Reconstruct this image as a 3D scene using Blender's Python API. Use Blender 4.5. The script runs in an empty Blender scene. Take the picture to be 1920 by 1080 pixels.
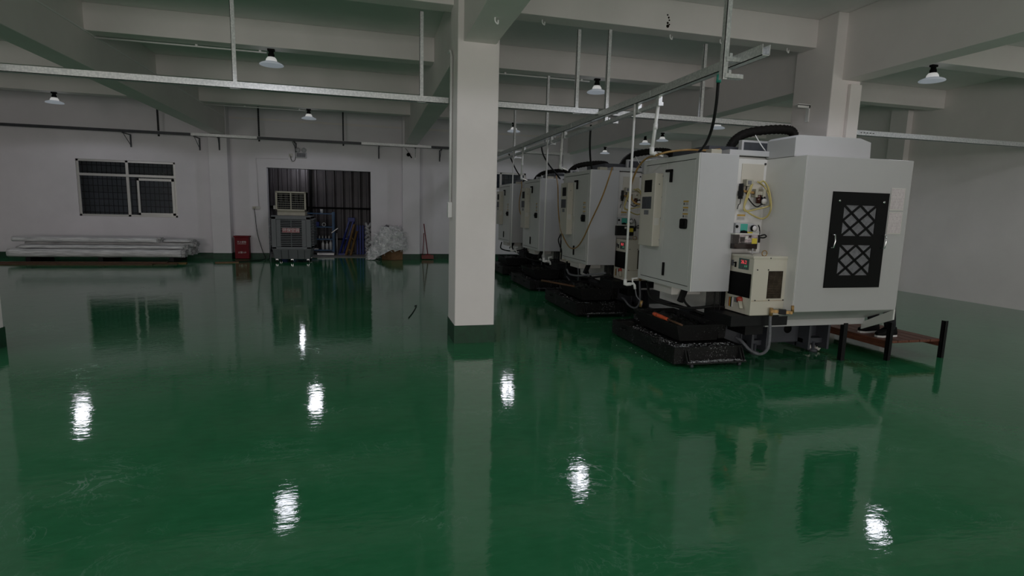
import bpy, bmesh, math, random
from math import pi, sin, cos, radians
from mathutils import Vector, Matrix, noise

random.seed(7)
S = bpy.context.scene
COL = S.collection

# ------------------------------------------------------------------ camera, world, exposure
F_PX, CX, CY = 1032.7, 960.0, 540.0
CAM_H = 1.55
YAW, PITCH, ROLL = radians(14.5787), radians(-8.0903), radians(1.4965)
_f = Vector((sin(YAW)*cos(PITCH), cos(YAW)*cos(PITCH), sin(PITCH)))
_r0 = Vector((cos(YAW), -sin(YAW), 0)); _u0 = _r0.cross(_f)
_r = cos(ROLL)*_r0 + sin(ROLL)*_u0; _u = -sin(ROLL)*_r0 + cos(ROLL)*_u0
cam_data = bpy.data.cameras.new('camera'); cam = bpy.data.objects.new('camera', cam_data); COL.objects.link(cam)
cam_data.sensor_fit = 'HORIZONTAL'; cam_data.sensor_width = 36.0; cam_data.lens = F_PX/1920*36.0
cam_data.clip_start = 0.05; cam_data.clip_end = 100
M = Matrix((( _r.x, _u.x, -_f.x, 0), (_r.y, _u.y, -_f.y, 0), (_r.z, _u.z, -_f.z, CAM_H), (0, 0, 0, 1)))
cam.matrix_world = M
S.camera = cam

def at(u, v, x=None, y=None, z=None):
    """the point on a plane of the place that the photograph shows at pixel (u, v)"""
    d = _r*((u-CX)/F_PX) - _u*((v-CY)/F_PX) + _f
    t = x/d.x if x is not None else y/d.y if y is not None else (z-CAM_H)/d.z
    return Vector((d.x*t, d.y*t, CAM_H+d.z*t))

W = bpy.data.worlds.new('world'); S.world = W; W.use_nodes = True
bg = W.node_tree.nodes['Background']; bg.inputs[0].default_value = (.010, .012, .016, 1); bg.inputs[1].default_value = 1.0
S.view_settings.view_transform = 'Standard'; S.view_settings.look = 'None'
S.view_settings.exposure = 0.0; S.view_settings.gamma = 1.0; S.view_settings.use_curve_mapping = False
try:
    S.cycles.use_denoising = True; S.cycles.max_bounces = 8; S.cycles.sample_clamp_indirect = 4.0
    S.cycles.transparent_max_bounces = 12
except Exception:
    pass
LAMP_NEAR, LAMP_FAR = 40.0, 22.0        # watts: rows above and behind the photographer / rows in view
for _x, _w, _p in ((-6.6, 3.8, 230.0), (-1.35, 3.8, 132.0), (3.7, 3.8, 112.0), (8.7, 3.8, 140.0)):   # added fill lights behind the camera, set in invented rear-wall gates
    _d = bpy.data.lights.new('gate_fill_light', 'AREA'); _d.shape = 'RECTANGLE'; _d.size = _w; _d.size_y = 2.3; _d.energy = _p; _d.color = (1.0, .935, .915)
    _o = bpy.data.objects.new('gate_fill_light', _d); COL.objects.link(_o); _o.location = (_x, -9.5, 1.2); _o.rotation_euler = (radians(90), 0, 0)
SPOT_COL, BARE_COL = (.90, .90, 1.0), (1.0, .955, .90)

# ------------------------------------------------------------------ materials
def nodes(name):
    m = bpy.data.materials.new(name); m.use_nodes = True
    nt = m.node_tree
    return m, nt, nt.nodes['Principled BSDF']
def lk(nt, a, b): nt.links.new(a, b)
def tex_coord(nt, scale=(1, 1, 1), kind='Object'):
    t = nt.nodes.new('ShaderNodeTexCoord'); mp = nt.nodes.new('ShaderNodeMapping')
    mp.inputs['Scale'].default_value = scale
    lk(nt, t.outputs[kind], mp.inputs['Vector']); return mp.outputs['Vector']
def noise_tex(nt, vec, scale, detail=4, rough=.55):
    n = nt.nodes.new('ShaderNodeTexNoise'); n.inputs['Scale'].default_value = scale
    n.inputs['Detail'].default_value = detail; n.inputs['Roughness'].default_value = rough
    lk(nt, vec, n.inputs['Vector']); return n.outputs['Fac']
def ramp(nt, fac, stops):
    r = nt.nodes.new('ShaderNodeValToRGB'); e = r.color_ramp.elements
    while len(e) < len(stops): e.new(.5)
    for k, (p, c) in enumerate(stops):
        e[k].position = p; e[k].color = c if len(c) == 4 else (*c, 1)
    lk(nt, fac, r.inputs['Fac']); return r.outputs['Color']
def bump(nt, fac, strength, dist, b):
    n = nt.nodes.new('ShaderNodeBump'); n.inputs['Strength'].default_value = strength; n.inputs['Distance'].default_value = dist
    lk(nt, fac, n.inputs['Height']); lk(nt, n.outputs['Normal'], b.inputs['Normal'])
def mat(name, col, rough=.5, metal=0, var=.0, scale=6, bmp=0, spec=.5, kind='Object', stretch=(1, 1, 1)):
    m, nt, b = nodes(name)
    b.inputs['Base Color'].default_value = (*col, 1); b.inputs['Roughness'].default_value = rough
    b.inputs['Metallic'].default_value = metal; b.inputs['Specular IOR Level'].default_value = spec
    if var or bmp:
        v = tex_coord(nt, stretch, kind); f = noise_tex(nt, v, scale)
        if var:
            lo = tuple(c*(1-var) for c in col); hi = tuple(min(1, c*(1+var*.6)) for c in col)
            lk(nt, ramp(nt, f, [(.3, lo), (.7, hi)]), b.inputs['Base Color'])
        if bmp: bump(nt, f, bmp, .02, b)
    return m
def emit(name, col, strength, base=(.8, .8, .8)):
    m, nt, b = nodes(name)
    b.inputs['Base Color'].default_value = (*base, 1)
    b.inputs['Emission Color'].default_value = (*col, 1); b.inputs['Emission Strength'].default_value = strength
    b.inputs['Roughness'].default_value = .4
    return m

def floor_material():
    m, nt, b = nodes('green_epoxy_floor')
    v = tex_coord(nt); vs = tex_coord(nt, (1, 2.2, 1))
    f1 = noise_tex(nt, v, .55, 6, .6); f2 = noise_tex(nt, vs, 7, 6, .65)
    mx = nt.nodes.new('ShaderNodeMath'); mx.operation = 'MULTIPLY_ADD'; mx.inputs[1].default_value = .55
    lk(nt, f1, mx.inputs[0]); 
    m2 = nt.nodes.new('ShaderNodeMath'); m2.operation = 'MULTIPLY'; m2.inputs[1].default_value = .45
    lk(nt, f2, m2.inputs[0]); lk(nt, m2.outputs[0], mx.inputs[2])
    lk(nt, ramp(nt, mx.outputs[0], [(.30, (.024, .160, .064)), (.5, (.031, .205, .084)), (.72, (.048, .245, .110))]), b.inputs['Base Color'])
    rr = nt.nodes.new('ShaderNodeMapRange'); rr.inputs['From Min'].default_value = .35; rr.inputs['From Max'].default_value = .7
    rr.inputs['To Min'].default_value = .022; rr.inputs['To Max'].default_value = .075
    lk(nt, f2, rr.inputs['Value']); lk(nt, rr.outputs[0], b.inputs['Roughness'])
    f3 = noise_tex(nt, vs, 13, 4, .5); f4 = noise_tex(nt, v, 3.2, 2, .5)
    ad = nt.nodes.new('ShaderNodeMath'); ad.operation = 'MULTIPLY_ADD'; ad.inputs[1].default_value = .45
    lk(nt, f3, ad.inputs[0]); lk(nt, f4, ad.inputs[2])
    bump(nt, ad.outputs[0], .055, .03, b)
    b.inputs['IOR'].default_value = 1.5
    # scuffs: thin pale swirls left by cleaning, in patches
    n = nt.nodes.new('ShaderNodeTexNoise'); n.inputs['Scale'].default_value = 2.3; n.inputs['Detail'].default_value = 9
    n.inputs['Roughness'].default_value = .62; n.inputs['Distortion'].default_value = 2.6; lk(nt, v, n.inputs['Vector'])
    band = ramp(nt, n.outputs['Fac'], [(.484, (0, 0, 0)), (.5, (1, 1, 1)), (.516, (0, 0, 0))])
    mask = ramp(nt, noise_tex(nt, v, 1.1, 3), [(.52, (0, 0, 0)), (.66, (1, 1, 1))])
    mu = nt.nodes.new('ShaderNodeMath'); mu.operation = 'MULTIPLY'; lk(nt, band, mu.inputs[0]); lk(nt, mask, mu.inputs[1])
    sc = nt.nodes.new('ShaderNodeMath'); sc.operation = 'MULTIPLY'; sc.inputs[1].default_value = .75; lk(nt, mu.outputs[0], sc.inputs[0])
    old = b.inputs['Base Color'].links[0].from_socket
    mxc = nt.nodes.new('ShaderNodeMix'); mxc.data_type = 'RGBA'; lk(nt, sc.outputs[0], mxc.inputs['Factor'])
    lk(nt, old, mxc.inputs[6]); mxc.inputs[7].default_value = (.16, .34, .23, 1); lk(nt, mxc.outputs[2], b.inputs['Base Color'])
    ra = nt.nodes.new('ShaderNodeMath'); ra.operation = 'MULTIPLY_ADD'; ra.inputs[1].default_value = .3
    oldr = b.inputs['Roughness'].links[0].from_socket; lk(nt, sc.outputs[0], ra.inputs[0]); lk(nt, oldr, ra.inputs[2]); lk(nt, ra.outputs[0], b.inputs['Roughness'])
    return m
def wall_material(name, col, var=.05):
    m, nt, b = nodes(name)
    v = tex_coord(nt); f = noise_tex(nt, v, 1.3, 5, .6); g = noise_tex(nt, v, 40, 2)
    lo = tuple(c*(1-var) for c in col); hi = tuple(c*(1+var*.5) for c in col)
    lk(nt, ramp(nt, f, [(.3, lo), (.7, hi)]), b.inputs['Base Color'])
    b.inputs['Roughness'].default_value = .75; b.inputs['Specular IOR Level'].default_value = .25
    bump(nt, g, .05, .01, b)
    return m
def stained_material(name, col, stain, amount=.55, scale=3.0):
    """paint with runs of rust or coolant drawn out downwards"""
    m, nt, b = nodes(name)
    v = tex_coord(nt, (7, 7, .7)); f = noise_tex(nt, v, scale, 5, .6)
    w = tex_coord(nt); g = noise_tex(nt, w, 1.7, 3)
    mm = nt.nodes.new('ShaderNodeMath'); mm.operation = 'MULTIPLY'; lk(nt, f, mm.inputs[0]); lk(nt, g, mm.inputs[1])
    lk(nt, ramp(nt, mm.outputs[0], [(amount*.48, col), (amount*.9, stain)]), b.inputs['Base Color'])
    b.inputs['Roughness'].default_value = .45
    return m
def speckled_material(name, col, chip, thr=.62, scale=60):
    """oily dark steel with pale metal swarf sticking to it"""
    m, nt, b = nodes(name)
    v = tex_coord(nt); f = noise_tex(nt, v, scale, 3, .7); g = noise_tex(nt, v, 4, 4)
    mm = nt.nodes.new('ShaderNodeMath'); mm.operation = 'MULTIPLY_ADD'; mm.inputs[1].default_value = .3
    lk(nt, g, mm.inputs[0]); lk(nt, f, mm.inputs[2])
    lk(nt, ramp(nt, mm.outputs[0], [(thr+.12, col), (thr+.2, chip)]), b.inputs['Base Color'])
    b.inputs['Roughness'].default_value = .45; b.inputs['Specular IOR Level'].default_value = .22
    bump(nt, f, .4, .01, b)
    return m
def galvanised():
    m, nt, b = nodes('galvanised_steel')
    v = tex_coord(nt); vo = nt.nodes.new('ShaderNodeTexVoronoi'); vo.inputs['Scale'].default_value = 45
    lk(nt, v, vo.inputs['Vector'])
    lk(nt, ramp(nt, vo.outputs['Distance'], [(.0, (.82, .83, .82)), (.8, (.58, .60, .60))]), b.inputs['Base Color'])
    b.inputs['Metallic'].default_value = .55; b.inputs['Roughness'].default_value = .42
    return m
def glass_material(name, tint, dark=.5):
    m, nt, b = nodes(name)
    tr = nt.nodes.new('ShaderNodeBsdfTransparent'); tr.inputs[0].default_value = (*tint, 1)
    gl = nt.nodes.new('ShaderNodeBsdfGlossy'); gl.inputs['Roughness'].default_value = .08
    fr = nt.nodes.new('ShaderNodeFresnel'); fr.inputs[0].default_value = 1.5
    mix = nt.nodes.new('ShaderNodeMixShader')
    lk(nt, fr.outputs[0], mix.inputs[0]); lk(nt, tr.outputs[0], mix.inputs[1]); lk(nt, gl.outputs[0], mix.inputs[2])
    lk(nt, mix.outputs[0], nt.nodes['Material Output'].inputs['Surface'])
    return m
def paper_material():
    m, nt, b = nodes('printed_paper')
    v = tex_coord(nt, (1, 1, 1)); w = nt.nodes.new('ShaderNodeTexWave'); w.wave_type = 'BANDS'; w.bands_direction = 'Z'
    w.inputs['Scale'].default_value = 22; w.inputs['Distortion'].default_value = .4
    n = noise_tex(nt, tex_coord(nt, (1, 1, .2)), 160, 2)
    mm = nt.nodes.new('ShaderNodeMath'); mm.operation = 'MULTIPLY'; lk(nt, v, w.inputs['Vector']); lk(nt, w.outputs['Fac'], mm.inputs[0]); lk(nt, n, mm.inputs[1])
    lk(nt, ramp(nt, mm.outputs[0], [(.38, (.66, .60, .60)), (.5, (.36, .30, .32))]), b.inputs['Base Color'])
    b.inputs['Roughness'].default_value = .6
    return m

MT = {}
MT['floor'] = floor_material()
MT['wall'] = wall_material('white_wall_paint', (.85, .80, .78))
MT['wallb'] = wall_material('white_wall_paint_far', (.82, .79, .815))
MT['ceiling'] = wall_material('ceiling_paint', (.90, .875, .86))
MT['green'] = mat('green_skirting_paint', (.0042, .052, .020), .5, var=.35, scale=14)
MT['cab'] = mat('white_machine_enamel', (.51, .51, .515), .32, var=.04, scale=2)
MT['cabside'] = mat('white_enamel_lightened_side', (.62, .62, .595), .36, var=.04, scale=2)  # same white enamel, lightened on the doors to offset their weaker light
MT['enclosure'] = mat('white_enclosure_enamel', (.49, .485, .48), .30, var=.03, scale=1.5)
MT['stained'] = stained_material('stained_white_enamel', (.70, .69, .66), (.42, .35, .22), .8, 1.2)
MT['beige'] = stained_material('stained_beige_enamel', (.62, .585, .49), (.26, .15, .06), .72, 2.2)
MT['beigeu'] = stained_material('worn_beige_enamel', (.58, .545, .47), (.34, .28, .2), .8, 1.5)
MT['black'] = mat('black_plastic', (.006, .006, .006), .6, spec=.12)
MT['blackm'] = mat('black_painted_steel', (.008, .008, .009), .5, var=.3, scale=9, spec=.25)
MT['rubber'] = mat('black_rubber', (.010, .010, .010), .6, spec=.25)
MT['oily'] = speckled_material('oily_black_steel', (.006, .006, .006), (.30, .30, .31), .66, 70)
MT['oilyb'] = speckled_material('oily_dark_steel', (.016, .016, .016), (.2, .2, .2), .68, 60)
MT['chips'] = mat('metal_swarf', (.72, .73, .75), .4, .2)
MT['darkcast'] = mat('dark_grey_casting_paint', (.060, .064, .075), .45, var=.2, scale=5)
MT['galv'] = galvanised()
MT['steel'] = mat('plain_steel', (.40, .40, .40), .45, .6)
MT['chrome'] = mat('chrome_steel', (.8, .8, .8), .18, 1)
MT['pvc'] = mat('white_pvc', (.80, .80, .78), .35)
MT['hosey'] = mat('amber_air_hose', (.34, .20, .06), .4, var=.2, scale=10)
MT['tubey'] = mat('yellow_clear_tube', (.52, .43, .16), .3)
MT['brass'] = mat('rusty_brass', (.36, .22, .08), .45, .5, var=.5, scale=30)
MT['teal'] = mat('teal_label', (.06, .42, .34), .4)
MT['red'] = mat('red_paint', (.17, .004, .010), .5, var=.15, scale=5, spec=.2)
MT['panred'] = mat('dull_red_plastic', (.20, .055, .045), .55)
MT['redknob'] = mat('red_plastic', (.42, .05, .03), .4)
MT['yellow'] = mat('yellow_plastic', (.62, .50, .04), .45)
MT['orange'] = mat('orange_plastic', (.75, .11, .035), .4, var=.2, scale=20)
MT['wood'] = mat('brown_wood', (.11, .052, .024), .65, var=.45, scale=9, stretch=(1, 8, 8))
MT['rust'] = mat('rusty_dark_recess', (.022, .014, .009), .8, var=.5, scale=14, spec=.1)
MT['ventl'] = mat('rusted_louvre_paint', (.20, .165, .12), .7, var=.5, scale=20, spec=.15)
MT['woodr'] = mat('red_brown_board', (.17, .06, .035), .5, var=.4, scale=8, stretch=(8, 1, 8))
MT['card'] = mat('cardboard', (.22, .12, .055), .8, var=.25, scale=5)
MT['film'] = mat('crumpled_clear_film', (.88, .89, .92), .3, var=.3, scale=12, spec=.8)
MT['wrap'] = mat('silver_wrap_film', (.86, .87, .88), .32, .1, var=.45, scale=5, bmp=.9, stretch=(.6, 4, 8))
MT['alend'] = speckled_material('cut_aluminium_ends', (.03, .03, .03), (.5, .5, .5), .38, 45)
MT['cooler'] = mat('dark_grey_cooler_plastic', (.17, .18, .19), .5, var=.06, scale=3)
MT['coolerd'] = mat('black_cooler_inside', (.005, .005, .005), .7, spec=.1)
MT['cream'] = mat('cream_plastic', (.46, .435, .35), .5, var=.1, scale=8)
MT['signred'] = mat('faded_red_sign', (.40, .13, .14), .5)
MT['signwhite'] = mat('white_lettering', (.75, .72, .72), .5)
MT['ink'] = mat('dark_ink', (.03, .03, .03), .6)
MT['label'] = mat('white_label', (.62, .60, .56), .5)
MT['labely'] = mat('amber_label', (.55, .34, .07), .5)
MT['corr'] = mat('brown_grey_corrugated_sheet', (.095, .086, .090), .5, .1, var=.15, scale=3)
MT['concrete'] = mat('grey_concrete', (.30, .29, .27), .8, var=.2, scale=4)
MT['blue'] = mat('blue_rack_paint', (.055, .15, .30), .45, var=.2, scale=6)
MT['dblue'] = mat('deep_blue_paint', (.028, .045, .24), .45, var=.2, scale=6)
MT['ochre'] = mat('yellow_brown_timber', (.19, .105, .024), .65, var=.35, scale=8)
MT['glass'] = glass_material('window_glass', (.55, .58, .62))
MT['clear'] = glass_material('clear_plastic', (.55, .52, .52))
MT['oil'] = mat('dark_red_oil', (.055, .012, .008), .15)
MT['alum'] = mat('window_aluminium', (.56, .55, .53), .4, .5)
MT['net'] = mat('grey_insect_mesh', (.17, .17, .185), .55, var=.25, scale=30)
MT['shade'] = emit('glowing_lamp_shade', (.80, .88, 1.0), .16, (.6, .62, .65))
MT['globe'] = emit('glowing_lamp_body', (1.0, .99, .97), .30)
MT['digit'] = emit('red_display_digits', (1.0, .10, .12), .55, (.3, .02, .02))
MT['digitg'] = emit('green_display_digits', (.3, .9, .5), .12, (.05, .3, .15))
MT['screen'] = mat('dark_green_panel', (.035, .085, .07), .35)
MT['paper'] = paper_material()
MT['lamp_led'] = emit('small_led_disc', (.9, .95, 1.0), 14)
MT['skin'] = mat('skin', (.48, .29, .2), .5)
MT['trouser'] = mat('dark_trousers', (.013, .013, .017), .85)
MT['jacket'] = mat('dark_jacket', (.03, .035, .05), .8)
MT['hair'] = mat('black_hair', (.01, .009, .008), .5)
MT['sole'] = mat('white_shoe_sole', (.7, .7, .68), .5)
MT['signgrey'] = mat('grey_translucent_plastic', (.48, .485, .50), .4)
MT['chain'] = mat('black_corrugated_conduit', (.011, .010, .009), .7, var=.5, scale=40, spec=.15)

# ------------------------------------------------------------------ mesh helpers
def catmull(pts, n=8):
    pts = [Vector(p) for p in pts]
    if len(pts) < 3: return pts
    out = []; P = [pts[0]*2-pts[1]] + pts + [pts[-1]*2-pts[-2]]
    for i in range(1, len(P)-2):
        a, b, c, d = P[i-1], P[i], P[i+1], P[i+2]
        for k in range(n):
            t = k/n
            out.append(.5*((2*b) + (c-a)*t + (2*a-5*b+4*c-d)*t*t + (3*b-a-3*c+d)*t**3))
    out.append(pts[-1]); return out

class MB:
    def __init__(s): s.bm = bmesh.new(); s.sm = False
    def box(s, x0, x1, y0, y1, z0, z1):
        v = [s.bm.verts.new((x, y, z)) for z in (z0, z1) for y in (y0, y1) for x in (x0, x1)]
        for f in ((0, 2, 3, 1), (4, 5, 7, 6), (0, 1, 5, 4), (2, 6, 7, 3), (0, 4, 6, 2), (1, 3, 7, 5)): s.bm.faces.new([v[i] for i in f])
        return s
    def bar(s, p, q, w, h, up=(0, 0, 1)):
        """a rectangular bar from p to q, w wide and h high"""
        p, q = Vector(p), Vector(q); d = (q-p).normalized(); up = Vector(up)
        if abs(d.dot(up)) > .98: up = Vector((0, 1, 0)) if abs(d.y) < .9 else Vector((1, 0, 0))
        a = d.cross(up).normalized(); b = a.cross(d)
        v = []
        for c in (p, q):
            for (i, j) in ((-1, -1), (1, -1), (1, 1), (-1, 1)): v.append(s.bm.verts.new(c+a*(i*w/2)+b*(j*h/2)))
        for f in ((3, 2, 1, 0), (4, 5, 6, 7), (0, 1, 5, 4), (1, 2, 6, 5), (2, 3, 7, 6), (3, 0, 4, 7)): s.bm.faces.new([v[i] for i in f])
        return s
    def tube(s, pts, r, seg=10, smooth=True, n=8, caps=True):
        pts = catmull(pts, n) if smooth and len(pts) > 2 else [Vector(p) for p in pts]
        rings = []; prev = None
        for i, p in enumerate(pts):
            d = (pts[min(i+1, len(pts)-1)]-pts[max(i-1, 0)]).normalized()
            if prev is None:
                a = d.cross(Vector((0, 0, 1)))
                if a.length < .05: a = d.cross(Vector((1, 0, 0)))
            else:
                a = prev - d*prev.dot(d)
            a.normalize(); prev = a; b = d.cross(a)
            rr = r[i] if isinstance(r, (list, tuple)) and i < len(r) else (r if not isinstance(r, (list, tuple)) else r[-1])
            rings.append([s.bm.verts.new(p+(a*cos(2*pi*k/seg)+b*sin(2*pi*k/seg))*rr) for k in range(seg)])
        for A, B in zip(rings, rings[1:]):
            for k in range(seg):
                f = s.bm.faces.new((A[k], A[(k+1) % seg], B[(k+1) % seg], B[k])); f.smooth = True
        if caps:
            s.bm.faces.new(rings[0][::-1]); s.bm.faces.new(rings[-1])
        return s
    def cyl(s, p, q, r, seg=16, r2=None):
        return s.tube([p, q], [r, r if r2 is None else r2], seg, False)
    def lathe(s, c, prof, seg=24, axis='z'):
        """prof: (radius, height) pairs around the axis through c"""
        c = Vector(c); rings = []
        for r, h in prof:
            ring = []
            for k in range(seg):
                a = 2*pi*k/seg
                p = (r*cos(a), r*sin(a), h) if axis == 'z' else (h, r*cos(a), r*sin(a)) if axis == 'x' else (r*cos(a), h, -r*sin(a))
                ring.append(s.bm.verts.new(c+Vector(p)))
            rings.append(ring)
        for A, B in zip(rings, rings[1:]):
            for k in range(seg):
                f = s.bm.faces.new((A[k], A[(k+1) % seg], B[(k+1) % seg], B[k])); f.smooth = True
        if prof[0][0] > 1e-4: s.bm.faces.new(rings[0][::-1])
        if prof[-1][0] > 1e-4: s.bm.faces.new(rings[-1])
        return s
    def prism(s, poly, ext):
        """a closed planar polygon pushed along ext"""
        ext = Vector(ext); A = [s.bm.verts.new(p) for p in poly]; B = [s.bm.verts.new(Vector(p)+ext) for p in poly]
        n = len(A)
        s.bm.faces.new(A[::-1]); s.bm.faces.new(B)
        for k in range(n): s.bm.faces.new((A[k], A[(k+1) % n], B[(k+1) % n], B[k]))
        return s
    def loft(s, loops, smooth=False):
        R = [[s.bm.verts.new(p) for p in L] for L in loops]; n = len(R[0])
        for A, B in zip(R, R[1:]):
            for k in range(n):
                f = s.bm.faces.new((A[k], A[(k+1) % n], B[(k+1) % n], B[k])); f.smooth = smooth
        s.bm.faces.new(R[0][::-1]); s.bm.faces.new(R[-1]); return s
    def quad(s, a, b, c, d):
        s.bm.faces.new([s.bm.verts.new(p) for p in (a, b, c, d)]); return s
    def hole_wall(s, axis, c0, c1, a0, a1, b0, b1, holes):
        """a wall slab thick c0..c1, spanning a (along) and z=b, with rectangular holes (a0,a1,b0,b1)"""
        xs = sorted({a0, a1, *[h[0] for h in holes], *[h[1] for h in holes]}); zs = sorted({b0, b1, *[h[2] for h in holes], *[h[3] for h in holes]})
        for i in range(len(xs)-1):
            for j in range(len(zs)-1):
                mx, mz = (xs[i]+xs[i+1])/2, (zs[j]+zs[j+1])/2
                if any(h[0] < mx < h[1] and h[2] < mz < h[3] for h in holes): continue
                if axis == 'y': s.box(xs[i], xs[i+1], c0, c1, zs[j], zs[j+1])
                else: s.box(c0, c1, xs[i], xs[i+1], zs[j], zs[j+1])
        bmesh.ops.remove_doubles(s.bm, verts=s.bm.verts, dist=1e-5)
        return s
    def build(s, name, m, parent=None, bevel=0, loc=None):
        bmesh.ops.recalc_face_normals(s.bm, faces=s.bm.faces)
        if parent is not None:
            root = parent
            while root.parent is not None: root = root.parent
            org = Vector(root.location)
        elif loc is not None: org = Vector(loc)
        else:
            xs = [v.co for v in s.bm.verts]
            org = Vector(((min(c.x for c in xs)+max(c.x for c in xs))/2, (min(c.y for c in xs)+max(c.y for c in xs))/2, min(c.z for c in xs)))
        for v in s.bm.verts: v.co -= org
        me = bpy.data.meshes.new(name); s.bm.to_mesh(me); s.bm.free()
        me.materials.append(MT[m] if isinstance(m, str) else m)
        o = bpy.data.objects.new(name, me); COL.objects.link(o)
        if parent is not None: o.parent = parent
        else: o.location = org
        if bevel:
            b = o.modifiers.new('bevel', 'BEVEL'); b.width = bevel; b.segments = 2; b.limit_method = 'ANGLE'; b.angle_limit = radians(50)
        return o

def tag(o, label, cat, group=None):
    o['label'] = label; o['category'] = cat
    if group: o['group'] = group
    return o
def thing(name, label, cat, loc, group=None):
    o = bpy.data.objects.new(name, None); COL.objects.link(o); o.location = loc; o.empty_display_size = .1
    return tag(o, label, cat, group)
def struct(o): o['kind'] = 'structure'; return o
def stuff(o): o['kind'] = 'stuff'; return o
def copy_tree(o, parent=None):
    c = o.copy(); COL.objects.link(c); c.parent = parent
    for ch in list(o.children): copy_tree(ch, c)
    return c
def text(body, size, origin, right, up, m, parent, name='lettering', ext=.0015):
    cu = bpy.data.curves.new('t', 'FONT'); cu.body = body; cu.size = size; cu.align_x = 'CENTER'; cu.align_y = 'CENTER'; cu.extrude = ext
    o = bpy.data.objects.new('t', cu); COL.objects.link(o)
    dg = bpy.context.evaluated_depsgraph_get(); me = bpy.data.meshes.new_from_object(o.evaluated_get(dg))
    bpy.data.objects.remove(o); bpy.data.curves.remove(cu)
    root = parent
    while root.parent is not None: root = root.parent
    R, U = Vector(right).normalized(), Vector(up).normalized(); N = R.cross(U)
    O = Vector(origin)-Vector(root.location)
    for v in me.vertices: v.co = O + R*v.co.x + U*v.co.y + N*v.co.z
    me.name = name; me.materials.clear(); me.materials.append(MT[m])
    t = bpy.data.objects.new(name, me); COL.objects.link(t); t.parent = parent
    return t

# ------------------------------------------------------------------ the room
CEIL, BEAM_Z, GIRD_Z = 4.16, 3.80, 3.33
WY = 16.90                                   # face of the back wall
XL, XR, YR, YB = -9.3, 11.3, -9.2, 20.6      # left wall, right wall, rear wall, deep end of the right bay
struct(MB().box(XL-.2, XR+.2, YR-.2, YB+.2, -.15, 0).build('floor', 'floor', loc=(0, 0, 0)))
struct(MB().box(XL-.2, XR+.2, YR-.2, YB+.2, CEIL, CEIL+.15).build('ceiling', 'ceiling'))
DOOR = (-2.77, .04, 0.0, 2.54); WIN = (-7.35, -5.05, 1.10, 2.57); WIN2 = (3.2, 4.75, 2.15, 2.68)
struct(MB().hole_wall('y', WY, WY+.24, XL-.2, 6.3, 0, CEIL, [DOOR, WIN, WIN2]).build('wall_back', 'wallb'))
struct(MB().box(6.06, 6.3, WY+.24, YB, 0, CEIL).box(6.06, XR+.2, YB, YB+.2, 0, CEIL).build('wall_recess', 'wallb'))
struct(MB().box(XL-.2, XL, YR-.2, WY, 0, CEIL).build('wall_left', 'wall'))
struct(MB().box(XR, XR+.2, YR-.2, YB, 0, CEIL).box(XR-.14, XR, 9.7, 10.1, 0, CEIL).box(XR-.14, XR, 4.6, 5.0, 0, CEIL).build('wall_right', 'wall'))
struct(MB().hole_wall('y', YR-.2, YR, XL, XR, 0, CEIL, [(x-1.95, x+1.95, 0, 3.1) for x in (-6.6, -1.35, 3.7, 8.7)]).build('wall_rear', 'wall'))  # gate openings invented to let the added fill lights in
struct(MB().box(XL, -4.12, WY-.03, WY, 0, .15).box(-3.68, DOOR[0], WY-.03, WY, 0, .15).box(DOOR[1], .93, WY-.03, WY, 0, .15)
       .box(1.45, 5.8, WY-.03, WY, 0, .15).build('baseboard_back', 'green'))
# secondary beams across the bays
k = 0
for yb in (-6.5, -3.9, -1.29, 1.31, 3.91, 6.52, 9.04, 11.68, 14.27, 18.2):
    k += 1
    x0 = 6.27 if yb > 17 else XL
    struct(MB().box(x0, XR, yb, yb+.25, BEAM_Z, CEIL).build('ceiling_beam', 'wall', bevel=.008))
mk = MB()
for (u_, v_, r_) in ((1252, 28, .010), (1254, 33, .012), (1255, 38, .010), (1252, 43, .014), (1252, 49, .020), (1255, 46, .010)):
    p_ = at(u_, v_, y=6.518); mk.lathe(tuple(p_), [(0, -.001), (r_, -.001), (r_, .002)], 10, 'y')
struct(mk.build('trim_5', 'rust'))
# girders along the bays, each with the cold joint that runs at the height of the beams' undersides
for gx0, gx1, gy1 in ((-4.06, -3.70, WY), (1.0, 1.36, WY), (5.97, 6.27, YB)):
    struct(MB().box(gx0, gx1, YR, gy1, GIRD_Z, CEIL).build('ceiling_girder', 'wall', bevel=.008))
struct(MB().bar((-3.694, 0, 3.795), (-3.694, 16.5, 3.795), .016, .022).build('trim_1', 'ceiling'))

def column(x0, x1, y0, y1, name='column', band=.21, mt='wall'):
    c = struct(MB().box(x0, x1, y0, y1, 0, CEIL).build(name, mt, bevel=.012))
    b = MB()
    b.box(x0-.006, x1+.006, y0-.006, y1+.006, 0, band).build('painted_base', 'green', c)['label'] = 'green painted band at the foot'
    return c
column(.937, 1.40, 6.183, 6.735)
column(5.82, 6.27, 6.183, 6.87)
column(-4.14, -3.69, 6.183, 6.735)
for x0, x1 in ((-4.14, -3.68), (.94, 1.44), (5.84, 6.06)):
    column(x0, x1, 16.56, WY, 'column', .17, 'wallb')
for x0, x1 in ((.937, 1.40), (5.82, 6.27), (-4.14, -3.69)):
    column(x0, x1, -4.2, -3.65)
# boxed-in pipe beside the right column
struct(MB().box(6.075, 6.25, 6.135, 6.182, 0, 3.28).build('trim_2', 'wall', bevel=.005))
# slim lip where the wall was extended above the openings
struct(MB().box(-3.66, .93, WY-.012, WY, 3.80, 3.86).box(1.45, 5.8, WY-.012, WY, 3.80, 3.86).build('trim_3', 'wall'))

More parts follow.
